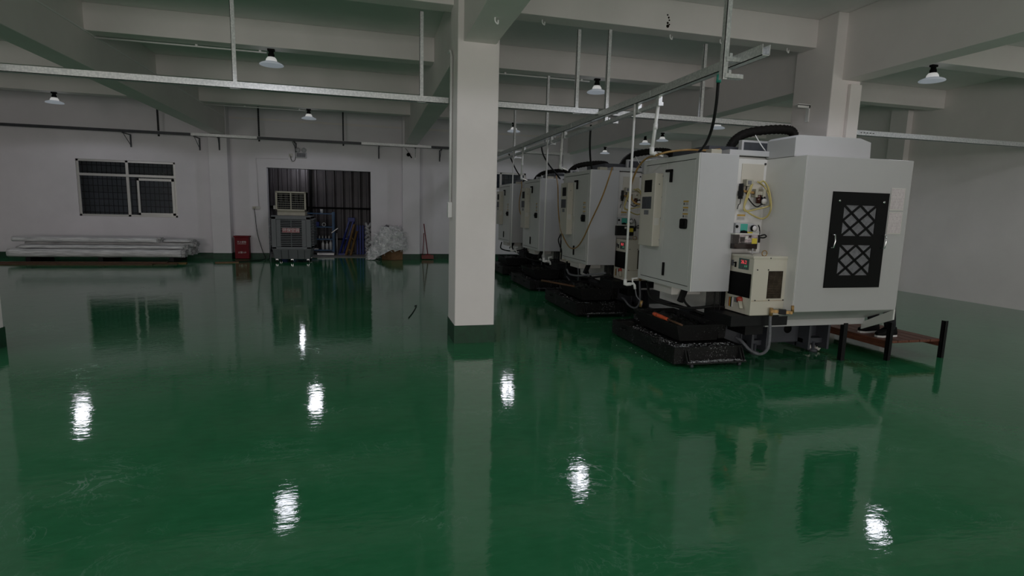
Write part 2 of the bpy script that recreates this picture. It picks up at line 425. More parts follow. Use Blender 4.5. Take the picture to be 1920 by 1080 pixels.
def window(n, W3, mull, transom, bars):
    x0, x1, z0, z1 = W3
    w = struct(bpy.data.objects.new('window_%d' % n, None)); COL.objects.link(w); w.location = ((x0+x1)/2, WY, z0)
    f = MB(); t = .055; y0, y1 = WY+.02, WY+.09
    f.box(x0, x1, y0, y1, z0, z0+t).box(x0, x1, y0, y1, z1-t, z1).box(x0, x0+t, y0, y1, z0, z1).box(x1-t, x1, y0, y1, z0, z1)
    for m in mull: f.box(m-t*.6, m+t*.6, y0, y1, z0, z1)
    if transom: f.box(x0, x1, y0-.01, y1, transom-t*.6, transom+t*.6)
    f.build('window_frame', 'alum', w, bevel=.004)
    MB().box(x0+t, x1-t, WY+.05, WY+.056, z0+t, z1-t).build('pane', 'glass', w)
    b = MB(); gx = x0+.06
    while gx < x1: b.cyl((gx, WY+.2, z0), (gx, WY+.2, z1), .008, 6); gx += bars
    gz = z0+.1
    while gz < z1: b.box(x0, x1, WY+.19, WY+.21, gz-.008, gz+.008); gz += bars*1.6
    b.build('security_bars', 'blackm', w)
    return w
w1 = window(1, WIN, (-6.2,), 2.18, .11)
sash = MB(); sash.box(-5.98, -5.10, WY+.0, WY+.03, 1.15, 1.21).box(-5.98, -5.10, WY, WY+.03, 2.06, 2.12).box(-5.98, -5.93, WY, WY+.03, 1.15, 2.12).box(-5.16, -5.10, WY, WY+.03, 1.15, 2.12)
sash.build('sliding_sash', 'alum', w1)
window(2, WIN2, (3.95,), None, .14)

# lean-to behind the doorway
SY = 19.05
struct(MB().box(-8.2, 1.6, WY+.24, SY+.3, -.14, .012).build('floor_shed', 'concrete'))
b = MB(); x = -8.2; pts = []
while x < 1.6:
    pts += [(x, SY), (x+.03, SY-.035), (x+.08, SY-.035), (x+.11, SY), (x+.135, SY-.012), (x+.15, SY)]; x += .27
for (xa, ya), (xb, yb) in zip(pts, pts[1:]): b.quad((xa, ya, 0), (xb, yb, 0), (xb, yb, 3.3), (xa, ya, 3.3))
struct(b.build('wall_shed', 'corr'))
struct(MB().box(1.5, 1.6, WY+.24, SY, 0, 3.3).build('wall_shed_right', 'corr'))
struct(MB().box(-8.3, -8.2, WY+.24, SY, 0, 3.3).build('wall_shed_left', 'corr'))
struct(MB().box(-8.3, 1.6, WY+.24, SY+.1, 3.2, 3.3).build('ceiling_shed', 'corr'))
struct(MB().box(-3.3, 1.5, SY-.09, SY-.04, 1.42, 1.48).box(-3.3, 1.5, SY-.09, SY-.04, .42, .47).box(-1.86, -1.78, SY-.12, SY-.04, 0, 3.2).build('trim_4', 'coolerd'))
struct(MB().box(-8.2, -4.2, WY+.75, WY+.80, 0, 3.2).box(-4.25, -4.2, WY+.24, WY+.75, 0, 3.2).build('wall_yard', 'wall'))
t = thing('ceiling_lamp', 'small round lamp under the lean-to roof, showing only as a glint on the floor', 'lamp', (-2.12, 18.35, 2.78))
MB().lathe((-2.12, 18.35, 2.78), [(.0, .0), (.075, .0), (.08, .015), (.06, .06), (.03, .08), (0, .08)], 20).build('lens', 'lamp_led', t)
MB().cyl((-2.12, 18.35, 2.855), (-2.12, 18.35, 3.2), .012, 8).build('rod', 'blackm', t)
lo = bpy.data.lights.new('lean_to_light', 'POINT'); lo.energy = 6; lo.color = SPOT_COL; lo.shadow_soft_size = .06
l = bpy.data.objects.new('lean_to_light', lo); COL.objects.link(l); l.location = (0, 0, -.07); l.parent = t

# ------------------------------------------------------------------ pendant lamps
def pendant(x, y, label, watts, top=BEAM_Z, bare=False, group=None):
    t = thing('pendant_lamp', label, 'lamp', (x, y, 3.55), group)
    z = 3.585
    MB().box(x-.05, x+.05, y-.03, y+.03, top-.03, top).build('mount', 'black', t, .004)
    MB().lathe((x, y, 0), [(.0, top-.02), (.035, top-.02), (.036, z+.155), (.045, z+.14), (.045, z+.10), (.03, z+.09), (0, z+.09)], 18).build('socket', 'black', t)
    MB().lathe((x, y, z), [(.026, .105), (.055, .098), (.074, .07), (.082, .035), (.078, .03), (.02, .06)], 28).build('lamp_body', 'globe', t)
    MB().lathe((x, y, z), [(.03, .045), (.09, .036), (.150, .010), (.168, -.004), (.166, -.014), (.12, -.012), (.03, -.010), (0.0, -.010)], 32).build('shade', 'shade', t)
    ld = bpy.data.lights.new('pendant_light', 'POINT' if bare else 'SPOT'); ld.energy = watts; ld.shadow_soft_size = .15
    if bare:
        ld.color = BARE_COL
    else:
        ld.color = SPOT_COL; ld.spot_size = radians(164); ld.spot_blend = .12
    lo = bpy.data.objects.new('pendant_light', ld); COL.objects.link(lo); lo.location = (0, 0, -.10); lo.parent = t
    return t
G = 'pendant lamps under the beams'
pendant(-1.38, 9.16, 'lit white pendant lamp nearest on the left, under the second beam with the conduit', LAMP_FAR*.5, group=G)
pendant(3.79, 9.16, 'lit white pendant lamp hanging just right of the two grey tray hangers', LAMP_FAR*.8, group=G)
pendant(-1.38, 14.4, 'small far pendant lamp in front of the wall above the doorway', LAMP_FAR, group=G)
pendant(3.68, 14.4, 'small far pendant lamp just right of the white column', LAMP_FAR, group=G)
pendant(7.98, 11.80, 'pendant lamp beyond the black hose, just above the nearest machine', LAMP_FAR, group=G)
pendant(8.0, 14.4, 'right of the two pendant lamps side by side above the second machine', LAMP_FAR, group=G)
pendant(7.94, 15.3, 'left of the two pendant lamps side by side, behind the short white pipe', LAMP_FAR, top=CEIL, group=G)
pendant(7.98, 18.3, 'farthest pendant lamp in the right bay, low beside the black cable', LAMP_FAR, group=G)
pendant(8.0, 6.64, 'pendant lamp of the right bay hidden behind the right column', LAMP_FAR*.5, group=G)
pendant(-6.55, 9.16, 'pendant lamp of the left bay, nearer one', LAMP_FAR*.5, group=G)
pendant(-6.55, 14.4, 'pendant lamp of the left bay, near the back window', LAMP_FAR, group=G)
for i, x in enumerate((-6.55, -1.38, 3.79, 8.6)):
    for j, (y, n) in enumerate(((4.03, 'first'), (-1.17, 'second'))):
        pendant(x, y, 'pendant lamp in the %s row behind the photographer, %s bay' % (n, ('far left', 'middle left', 'middle right', 'far right')[i]), LAMP_NEAR*(.9 if (i, j) in ((2, 0), (3, 0)) else 1.0), group='pendant lamps behind the photographer')

# ------------------------------------------------------------------ cable trays, hangers, conduits
def cross_tray(name, x0, x1, y, z0, z1, label, joints=()):
    t = thing(name, label, 'cable tray', ((x0+x1)/2, y, z0), 'galvanised cable trays')
    d = .075; th = .006
    b = MB(); b.box(x0, x1, y-d/2, y-d/2+th, z0, z1).box(x0, x1, y+d/2-th, y+d/2, z0, z1).box(x0, x1, y-d/2, y+d/2, z0, z0+th)
    b.build('channel', 'galv', t)
    for j in joints:
        MB().box(j-.09, j+.09, y-d/2-.004, y-d/2, z0+.006, z1-.006).build('joint_plate', 'galv', t)
    return t
TY = 6.86
cross_tray('cable_tray', -8.9, .93, TY, 2.785, 2.855, 'long galvanised cable tray crossing the left bay in front of the beams', (-1.25, .5))
cross_tray('cable_tray', 1.42, 2.86, TY, 2.785, 2.855, 'short galvanised cable tray from the white column to the machine rail', (2.5,))
cross_tray('cable_tray', 3.0, 5.80, TY, 2.785, 2.855, 'galvanised cable tray from the machine rail to the right column', (4.25, 5.0))
t = cross_tray('cable_tray', 6.3, 11.2, 6.80, 2.755, 2.83, 'bright perforated cable tray to the right of the right column')
s = MB()
for k in range(5): s.box(6.95+k*.055, 6.975+k*.055, 6.757, 6.763, 2.79, 2.80)
s.build('slots', 'ink', t)

def hanger(x, y, z0, label, feet=True, cat='hanger', w=.045):
    t = thing('tray_hanger', label, cat, (x, y, z0), 'galvanised tray hangers')
    th = .005
    b = MB(); b.box(x-w/2, x+w/2, y-w/2, y-w/2+th, z0, BEAM_Z).box(x-w/2, x-w/2+th, y-w/2, y+w/2, z0, BEAM_Z)
    b.build('angle_post', 'galv', t)
    if feet:
        for zz, n in ((z0+.01, 'lower_bracket'), (z0+.135, 'upper_bracket')):
            MB().box(x, x+.165, y-.03, y-.024, zz, zz+.035).box(x, x+.165, y-.03, y+.02, zz, zz+.005).box(x+.03, x+.055, y-.026, y-.02, zz+.03, zz+.065).build(n, 'galv', t, .002)
    else:
        MB().box(x-.05, x+.05, y-.03, y+.03, z0-.004, z0).build('foot_plate', 'galv', t)
    return t
HX = 2.93
hanger(2.74, 4.03, 2.62, 'nearest tray hanger, a long grey angle post coming down from above the picture')
hanger(HX, 6.745, 2.665, 'second tray hanger of the machine rail, right of the lit pendant lamp')
hanger(HX+.02, 9.27, 2.66, 'third tray hanger of the machine rail, thin post left of the short cable tray end')
hanger(HX+.16, 12.0, 2.66, 'fourth and farthest tray hanger of the machine rail, close beside the white column')
hanger(2.565, 6.86, 2.785, 'tray hanger just left of the lit pendant lamp, carrying the short tray', False)
hanger(-1.41, 6.86, 2.785, 'left tray hanger of the long cable tray in the left bay', False)
hanger(.61, 6.86, 2.785, 'tray hanger of the long cable tray close to the white column', False)
hanger(4.36, 6.86, 2.785, 'tray hanger above the nearest machine, behind the black cable', False)

# the rail along the machine row
RX0, RX1, RZ0, RZ1 = 2.86, 2.93, 2.745, 2.825
t = thing('machine_rail', 'long galvanised channel rail running over the row of machines into the distance', 'cable tray', (2.92, 9, RZ0))
MB().box(RX0, RX0+.006, 3.74, 16.5, RZ0, RZ1).box(RX1-.006, RX1, 3.74, 16.5, RZ0, RZ1).box(RX0, RX1, 3.74, 16.5, RZ0, RZ0+.006).build('channel', 'galv', t)
for yj in (5.55, 7.9, 10.6): MB().box(RX0-.004, RX0, yj-.09, yj+.09, RZ0+.005, RZ1-.005).build('joint_plate', 'galv', t)
t = thing('air_main', 'lower galvanised pipe channel under the rail over the machines', 'pipe', (3.0, 10.5, 2.66))
MB().box(2.895, 2.955, 5.34, 16.5, 2.655, 2.69).build('channel', 'galv', t)
for yj in (5.35, 5.8, 8.2, 8.85, 10.5, 11.2): MB().box(2.888, 2.928, yj-.03, yj+.03, 2.65, 2.75).build('clamp', 'galv', t)

# conduits that feed the lamps
def conduit(label, pts, r=.012, m='pvc', clips=()):
    t = thing('conduit', label, 'conduit', pts[0])
    MB().tube(pts, r, 8, False).build('pipe', m, t)
    for c in clips: MB().box(c[0]-.015, c[0]+.015, c[1]-.02, c[1]+.02, c[2]-.014, c[2]+.022).build('clip', 'pvc', t)
    return t
cl = lambda y, xs: [(x, y, 3.775) for x in xs]
conduit('white conduit under the second beam leading to the near left pendant lamp', [(-3.68, 9.28, 3.772), (-1.46, 9.28, 3.772)], clips=cl(9.28, (-2.4, -1.55)))
conduit('white conduit under the far beam leading to the small left pendant lamp', [(-3.68, 14.5, 3.772), (-1.46, 14.5, 3.772)], clips=cl(14.5, (-2.8, -1.6)))
conduit('white conduit under the beam between the white column and the lit right lamp', [(1.37, 9.28, 3.772), (3.70, 9.28, 3.772)], clips=cl(9.28, (2.2, 3.55)))
t = conduit('slim white conduit running down the left side of the white column', [(.915, 6.50, 3.25), (.915, 6.50, 1.58)], .017)
MB().box(.885, .934, 6.45, 6.55, 1.44, 1.62).build('junction_box', 'pvc', t, .006)
MB().tube([(.915, 6.5, 3.24), (.915, 6.60, 3.33), (.915, 6.74, 3.34)], .014, 8).build('elbow', 'pvc', t)
for i, (x, y, z, n) in enumerate(((1.16, 5.35, GIRD_Z, 'small white ceiling hook under the girder in front of the white column'), (2.02, 6.66, BEAM_Z, 'small white ceiling hook right of the white column top'),
        (3.72, 6.66, BEAM_Z, 'small white ceiling hook between two grey tray hangers and the rail'), (4.42, 6.62, BEAM_Z, 'small white ceiling hook above the black cable'), (5.48, 6.66, BEAM_Z, 'small white ceiling hook close to the right column'))):
    tag(MB().tube([(x, y, z+.02), (x, y, z-.03), (x+.025, y, z-.055), (x+.03, y, z-.02)], .008, 8).build('ceiling_hook', 'pvc'), n, 'hook', 'ceiling hooks')
h = at(1480, 215, x=5.82)
t = thing('wall_bracket', 'white slotted angle bracket on the side of the right column', 'bracket', (5.80, 6.55, 2.86))
MB().box(5.80, 5.818, 6.52, 6.575, 2.84, 3.06).build('plate', 'pvc', t); MB().box(5.62, 5.818, 6.52, 6.575, 3.05, 3.07).box(5.62, 5.818, 6.52, 6.528, 3.02, 3.06).build('arm', 'pvc', t)

# tray along the back wall, its brackets and drop rods
t = thing('wall_tray', 'grey cable tray running along the top of the back wall', 'cable tray', (-1.5, 16.5, 3.24))
MB().box(-9.2, 5.8, 16.42, 16.428, 3.245, 3.32).box(-9.2, 5.8, 16.42, 16.52, 3.245, 3.252).box(-9.2, 5.8, 16.512, 16.52, 3.245, 3.32).build('channel', 'galv', t)
for x0, x1 in ((-9.2, -4.5), (-2.9, -.2), (1.75, 3.2)): MB().box(x0, x1, 16.412, 16.419, 3.25, 3.315).build('dark_cover', 'darkcast', t)
for x, n in ((-6.05, 'wall bracket under the tray above the window'), (-4.42, 'triangular wall bracket left of the left wall pier'), (-3.86, 'triangular wall bracket on the left wall pier'),
             (-1.98, 'wall bracket under the tray above the emergency light'), (.28, 'wall bracket right of the doorway'), (1.30, 'perforated wall bracket beside the small camera'), (2.05, 'wall bracket nearest the white column')):
    wy = 16.56 if -4.14 < x < -3.68 or .94 < x < 1.44 else WY
    t = thing('tray_bracket', n, 'bracket', (x, wy, 2.98), 'tray brackets on the back wall')
    MB().box(x-.018, x+.018, wy-.02, wy-.001, 2.92, 3.24).build('wall_leg', 'darkcast' if x < 1 or x > 2 else 'galv', t)
    MB().box(x-.018, x+.018, 16.40, wy-.001, 3.222, 3.243).build('arm', 'darkcast', t)
    MB().bar((x, 16.44, 3.225), (x, wy-.012, 2.96), .012, .012).build('brace', 'darkcast', t)
for x, n in ((-5.28, 'black slotted drop rod above the window'), (-2.87, 'black slotted drop rod above the socket cable'), (-.69, 'black slotted drop rod right of the small far lamp')):
    t = thing('drop_rod', n, 'rod', (x, 16.55, 3.2), 'black drop rods'); MB().box(x-.02, x+.02, 16.535, 16.565, 3.2, CEIL).build('rod', 'blackm', t)
    s = MB()
    for q in range(16): s.box(x-.008, x+.008, 16.533, 16.536, 3.27+q*.05, 3.295+q*.05)
    s.build('slots', 'darkcast', t)

# emergency light, sockets, camera on the back wall
t = thing('emergency_light', 'grey twin-head emergency light above the doorway', 'light', (-1.85, WY-.06, 2.85))
MB().box(-1.99, -1.70, WY-.06, WY-.001, 2.84, 2.99).build('housing', 'signgrey', t, .008)
for xx in (-1.93, -1.77): MB().lathe((xx, WY-.03, 3.055), [(0, -.05), (.055, -.05), (.065, -.02), (.06, .02), (.03, .03)], 18, 'y').build('lamp_head', 'signgrey', t)
MB().box(-1.965, -1.725, WY-.064, WY-.06, 2.86, 2.97).build('front_plate', 'net', t)
def socket(x, z, label, w=.2, h=.09):
    t = thing('wall_socket', label, 'socket', (x, WY, z))
    MB().box(x-w/2, x+w/2, WY-.035, WY-.001, z-h/2, z+h/2).build('box', 'label', t, .006)
    MB().box(x-w/2+.02, x-.01, WY-.06, WY-.034, z-.025, z+.025).build('plug', 'cream', t, .004)
    return t
socket(-3.07, 1.42, 'white double wall socket left of the doorway with a cable plugged in')
socket(-2.12, 2.90, 'small white wall socket beside the emergency light with a black plug', .1, .1)
def cord(label, pts, r=.008, m='rubber', name='electric_cable'):
    return tag(MB().tube(pts, r, 7, True, 6).build(name, m), label, 'cable')
cord('thin black cord looping from the tray to the socket beside the emergency light', [(-2.02, 16.45, 3.23), (-2.0, WY-.05, 3.1), (-1.995, WY-.05, 2.86), (-2.02, WY-.06, 2.76), (-2.08, WY-.06, 2.74), (-2.11, WY-.06, 2.80), (-2.12, WY-.06, 2.88)], .007)
conduit('thin white cable duct from the socket up and across above the doorway', [(-3.0, WY-.012, 1.47), (-3.03, WY-.012, 2.78), (-2.2, WY-.012, 2.80)], .011, 'wallb')
t = thing('surveillance_camera', 'small black camera on the wall pier right of the doorway', 'camera', (1.14, 16.5, 3.02))
MB().lathe((1.10, 16.46, 3.04), [(0, -.09), (.045, -.09), (.05, .05), (.03, .07), (0, .07)], 16, 'y').build('housing', 'black', t)
MB().tube([(1.13, 16.52, 3.05), (1.17, 16.54, 3.0), (1.2, 16.56, 2.96)], .018, 8).build('arm', 'black', t)
MB().tube([(1.02, 16.5, 3.22), (1.08, 16.5, 3.14), (1.12, 16.5, 3.08)], .006, 6).build('lead', 'rubber', t)

# ------------------------------------------------------------------ things along the back wall
# evaporative cooler
cy0, cy1 = 15.62, 16.62
t = thing('evaporative_cooler', 'big dark grey evaporative air cooler with a cream outlet head, before the doorway', 'air cooler', (-2.02, 16.1, 0))
x0, x1 = -2.52, -1.50
MB().box(x0+.05, x1-.05, cy0+.03, cy1-.03, .37, 1.20).build('housing', 'coolerd', t)
f = MB()
for (a, bb) in ((x0+.02, x0+.14), (x1-.14, x1-.02)): f.box(a, bb, cy0, cy1, .36, 1.22)
f.box(x0+.02, x1-.02, cy0, cy1, 1.14, 1.24).box(x0+.02, x1-.02, cy0, cy1, .345, .42)
f.box(x0+.14, x0+.25, cy0+.006, cy0+.03, .42, 1.14).box(x1-.25, x1-.14, cy0+.006, cy0+.03, .42, 1.14).box(-2.022, -2.0, cy0-.004, cy0+.03, .42, 1.14)
f.build('frame', 'cooler', t, .012)
l = MB()
for q in range(15):
    z = .45+q*.047; l.prism([(x0+.24, cy0+.004, z), (x0+.24, cy0+.004, z+.017), (x0+.24, cy0+.028, z+.026), (x0+.24, cy0+.028, z+.014)], (.54, 0, 0))
l.build('louvres', 'cooler', t)
for sx, xa in ((-1, x0), (1, x1)):
    l = MB()
    for q in range(17):
        z = .45+q*.043
        l.prism([(xa+sx*.05, cy0+.08, z), (xa+sx*.05, cy0+.08, z+.018), (xa-sx*.02, cy0+.08, z+.03), (xa-sx*.02, cy0+.08, z+.014)], (0, .84, 0))
    l.build('side_louvres', 'cooler', t)
b = MB(); lo_ = [(-2.45, 15.70), (-1.57, 15.70), (-1.57, 16.54), (-2.45, 16.54)]; hi_ = [(-2.49, 15.63), (-1.53, 15.63), (-1.53, 16.6), (-2.49, 16.6)]
b.loft([[(x, y, .085) for x, y in lo_], [(x, y, .345) for x, y in hi_]]).build('water_tank', 'cooler', t, .015)
s = MB()
for q, xx in enumerate((-2.27, -2.1, -1.87, -1.7)): s.bar((xx+(xx+2)*.02, 15.628, .335), (xx, 15.693, .10), .006, .012)
s.build('tank_ribs', 'coolerd', t)
for (xx, yy) in ((-2.40, 15.76), (-1.62, 15.76), (-2.40, 16.45), (-1.62, 16.45), (-2.02, 15.76)):
    c = MB().lathe((xx, yy, .042), [(0, -.018), (.04, -.018), (.04, .018), (0, .018)], 16, 'x').build('caster', 'rubber', t)
    MB().box(xx-.026, xx+.026, yy-.02, yy+.02, .05, .09).build('caster_fork', 'chrome', c)
hx0, hx1, hy = -2.40, -1.64, 15.78
MB().box(hx0+.03, hx1-.03, hy+.03, hy+.55, 1.24, 1.36).build('outlet_neck', 'cream', t, .012)
MB().box(hx0, hx1, hy+.04, hy+.5, 1.37, 1.86).build('outlet_back', 'coolerd', t)
f = MB(); f.box(hx0, hx1, hy, hy+.46, 1.83, 1.875).box(hx0, hx1, hy, hy+.46, 1.36, 1.41).box(hx0, hx0+.045, hy, hy+.46, 1.36, 1.87).box(hx1-.045, hx1, hy, hy+.46, 1.36, 1.87).box(-2.035, -2.005, hy, hy+.03, 1.4, 1.84)
f.build('outlet_frame', 'cream', t, .008)
l = MB()
for q in range(7): l.box(hx0+.04, hx1-.04, hy+.008, hy+.03, 1.445+q*.058, 1.452+q*.058)
l.build('horizontal_vanes', 'cream', t)
l = MB()
for q in range(16):
    xx = hx0+.07+q*.042; l.box(xx, xx+.008, hy+.03, hy+.036, 1.42, 1.82 if q % 3 else 1.6)
l.build('vertical_vanes', 'net', t)
MB().box(hx0-.07, hx0, hy+.1, hy+.22, 1.40, 1.5).build('motor_box', 'label', t, .01)
sg = MB().box(-2.23, -1.80, cy0-.022, cy0-.006, .80, .915).build('name_plate', 'signred', t)
sg['label'] = 'faded red plate with white characters'
text('环保空调', .105, (-2.015, cy0-.024, .858), (1, 0, 0), (0, 0, 1), 'signwhite', sg)

# fire extinguisher box
t = thing('extinguisher_box', 'red fire extinguisher box standing against the left wall pier', 'fire box', (-3.43, 16.68, 0))
fx0, fx1, fy0, fy1 = -3.61, -3.25, 16.62, 16.85
MB().box(fx0, fx1, fy0, fy1, .01, .60).build('body', 'red', t, .008)
MB().box(fx0-.02, fx1+.02, fy0-.025, fy1, .60, .64).build('lid', 'red', t, .006)
text('灭火器箱', .058, (-3.43, fy0-.002, .47), (1, 0, 0), (0, 0, 1), 'signwhite', t)
MB().box(-3.54, -3.32, fy0-.002, fy0, .415, .423).build('rule', 'signwhite', t)
text('火警119', .06, (-3.43, fy0-.002, .18), (1, 0, 0), (0, 0, 1), 'signwhite', t)

# bundles of wrapped aluminium profiles on timber bearers
def bundle(x0, x1, y, z, w, h, label, seed, ends=True):
    t = thing('profile_bundle', label, 'bundle', ((x0+x1)/2, y, z), 'wrapped profile bundles')
    rnd = random.Random(seed); loops = []; n = 46; sec = 18
    for i in range(n+1):
        x = x0+(x1-x0)*i/n; L = []
        for k in range(sec):
            a = 2*pi*k/sec; ca, sa = cos(a), sin(a)
            ry = w/2*math.copysign(abs(ca)**.5, ca); rz = h/2*math.copysign(abs(sa)**.5, sa)
            nz = noise.noise(Vector((x*3+seed, ry*9, rz*9)))*.022
            L.append((x, y+ry*(1+nz*3), max(z+h/2+rz*(1+nz*3.5), z)))
        loops.append(L)
    MB().loft(loops, True).build('wrapping', 'wrap', t)
    if ends:
        b = MB()
        for k in range(26):
            yy = y+rnd.uniform(-.42, .42)*w; zz = z+h*rnd.uniform(.1, .9); e = rnd.uniform(.01, .09); r = .012+.014*rnd.random()
            b.box(x1-.05, x1+e, yy-r, yy+r, zz-r, zz+r)
        b.build('cut_profile_ends', 'alend', t)
bundle(-8.3, -4.62, 15.75, .13, .50, .20, 'large wrapped aluminium bundle at the bottom front of the pile', 1)
bundle(-8.4, -4.55, 16.30, .14, .50, .22, 'wrapped aluminium bundle at the bottom rear of the pile by the wall', 2)
bundle(-8.1, -4.60, 15.82, .335, .40, .085, 'flat dark wrapped bundle in the middle layer at the front of the pile', 3)
bundle(-8.2, -4.50, 16.28, .36, .42, .12, 'wrapped bundle in the middle layer at the rear of the pile', 4)
bundle(-8.3, -5.22, 15.95, .485, .42, .12, 'shorter wrapped bundle on top of the pile, ending left of the others', 5)
bundle(-5.16, -4.55, 16.20, .485, .40, .07, 'thin plain bundle on top of the pile at its right end', 6)
for x, n in ((-4.85, 'right'), (-6.4, 'middle'), (-7.9, 'left')):
    tag(MB().box(x-.05, x+.05, 15.55, 16.6, 0, .13).build('timber_bearer', 'blackm', bevel=.004), '%s dark timber bearer under the pile of aluminium bundles' % n, 'bearer', 'bearers under the bundles')
for q, (y, z, xe, m, n) in enumerate(((15.22, 0, -4.62, 'wood', 'nearest brown plank on the floor in front of the bundles'), (15.36, 0, -4.45, 'ochre', 'second brown plank on the floor in front of the bundles'), (15.27, .026, -4.85, 'wood', 'brown plank lying on top of two planks'), (15.05, 0, -5.1, 'wood', 'shortest plank lying apart in front of the others'))):
    tag(MB().box(-8.3, xe, y-.06, y+.06, z, z+.025).build('plank', m, bevel=.003), n, 'plank', 'planks on the floor')
a, bq = at(403, 494, z=.006), at(449, 493, z=.006)
tag(MB().prism([(-3.82, 15.42, 0), (-3.30, 15.55, 0), (-3.34, 15.75, 0), (-3.88, 15.62, 0)], (0, 0, .018)).build('board', 'card'), 'flat brown board lying on the floor by the left wall pier', 'board')
cord('thin black cord hanging from the socket and looping over the floor to the cooler', [(-3.12, WY-.06, 1.40), (-3.10, WY-.05, 1.2), (-3.06, WY-.06, .7), (-2.93, WY-.1, .2), (-2.85, 16.7, .02), (-2.95, 16.3, .01), (-3.5, 15.85, .01), (-3.3, 15.65, .01), (-2.9, 15.95, .01), (-2.72, 16.4, .012), (-2.66, 16.4, .25), (-2.6, 16.35, .6), (-2.56, 16.3, 1.0), (-2.50, 16.2, 1.10)], .008)
w0 = at(766, 596, z=.008); w1_ = at(781, 573, z=.008)
t = cord('short black piece of wire lying on the floor left of the white column', [w0, (w0+w1_)/2+Vector((.01, 0, 0)), w1_, w1_+Vector((-.03, -.02, 0))], .006, 'rubber', 'wire_offcut')

# cardboard box heaped with plastic film
t = thing('cardboard_box', 'brown cardboard box at the right of the doorway, heaped with film', 'box', (.66, 16.55, 0))
f = [(.34, 16.70), (.60, 16.42), (.93, 16.58), (.90, 16.84), (.45, 16.84)]
f = [(x, y-.1) for x, y in f]; lo_ = [(x, y, .005) for x, y in f]; hi_ = [(x*1.0+(x-.66)*.06, y, .40) for x, y in f]
MB().loft([lo_, hi_]).build('body', 'card', t)
b = MB()
for i in range(5):
    p, q = hi_[i], hi_[(i+1) % 5]
    o = Vector(((p[0]+q[0])/2-.66, (p[1]+q[1])/2-16.66, 0)).normalized()
    if o.y > .3: continue
    b.quad(p, q, (q[0]+o.x*.06, q[1]+o.y*.06, .30), (p[0]+o.x*.06, p[1]+o.y*.06, .30))
b.build('flap', 'card', t)
rnd = random.Random(5); b = MB(); n, m_ = 44, 22; rows = []
for j in range(m_+1):
    v = j/m_; row = []
    for i in range(n):
        a = 2*pi*i/n; rr = .43*sin(v*pi*.53)**.75; zz = .42+.53*cos(v*pi*.55)
        x = .60+rr*cos(a)*.98; y = 16.58+rr*sin(a)*.58
        spill = max(0, -cos(a))*max(0, v-.35)
        x -= spill*.42; zz -= spill*.62
        if v > .8: zz -= (v-.8)*.4*(.5+.5*noise.noise(Vector((a*3, 1, 2))))
        d = noise.fractal(Vector((x*9, y*9, zz*9)), 1, 2.1, 5)*.10
        x += cos(a)*d; y += sin(a)*d*.7; zz += d*.8
        row.append(b.bm.verts.new((x, min(y-.08, 16.53 if x > .9 else WY-.04), max(zz, .012))))
    rows.append(row)
for A, B in zip(rows, rows[1:]):
    for i in range(n): b.bm.faces.new((A[i], A[(i+1) % n], B[(i+1) % n], B[i]))
b.bm.faces.new(rows[0][::-1])
for q in range(900):
    a = rnd.uniform(0, 2*pi); v = rnd.uniform(.1, 1)**.7; rr = .44*sin(v*pi*.53)**.75
    sp = max(0, -cos(a))*max(0, v-.35)
    c = Vector((.60+rr*cos(a)-sp*.42, min(16.58+rr*sin(a)*.6, 16.82), max(.43+.55*cos(v*pi*.55)-sp*.62, .03)))
    d = Vector((rnd.uniform(-1, 1), rnd.uniform(-1, 1)*.6, rnd.uniform(-1.2, .6))).normalized()*rnd.uniform(.04, .16)
    e = d.cross(Vector((rnd.uniform(-1, 1), rnd.uniform(-1, 1), rnd.uniform(-1, 1)))).normalized()*rnd.uniform(.005, .016)
    P = [c-e, c+e, c+d+e*.6, c+d-e*.6]
    for p in P: p.z = max(p.z, .01); p.y = min(p.y-.10, 16.53 if p.x > .88 else WY-.035)
    b.quad(*P)
tag(stuff(b.build('plastic_film', 'film')), 'heap of crumpled white plastic film spilling over the cardboard box to the floor', 'plastic film')
tag(MB().loft([[(.42+.09*cos(2*pi*k/9), 16.5+.05*sin(2*pi*k/9)+.02*(k % 3), .93-.03*(k % 2)) for k in range(9)], [(.50+.06*cos(2*pi*k/9), 16.5+.04*sin(2*pi*k/9), 1.03-.035*(k % 3)) for k in range(9)]]).build('film_scrap', 'net'), 'dark grey scrap on top of the film heap', 'scrap')

# broom and dustpan
t = thing('broom', 'broom with a long dark red handle leaning against the wall beside the dustpan', 'broom', (1.62, 16.8, 0))
MB().cyl((1.70, 16.80, .14), (1.585, 16.86, 1.06), .013, 10).build('handle', 'red', t)
MB().loft([[(1.6, 16.76, .02), (1.84, 16.76, .02), (1.84, 16.83, .02), (1.6, 16.83, .02)], [(1.64, 16.78, .15), (1.78, 16.78, .15), (1.78, 16.82, .15), (1.64, 16.82, .15)]]).build('brush', 'red', t)
t = thing('dustpan', 'red long-handled dustpan standing beside the broom', 'dustpan', (1.66, 16.66, 0))
MB().prism([(1.50, 16.60, .02), (1.50, 16.74, .02), (1.50, 16.74, .13), (1.50, 16.68, .12)], (.36, 0, 0)).build('pan', 'panred', t, .006)
MB().tube([(1.54, 16.73, .12), (1.575, 16.78, .55), (1.585, 16.84, .78)], .011, 8, False).build('handle', 'red', t)

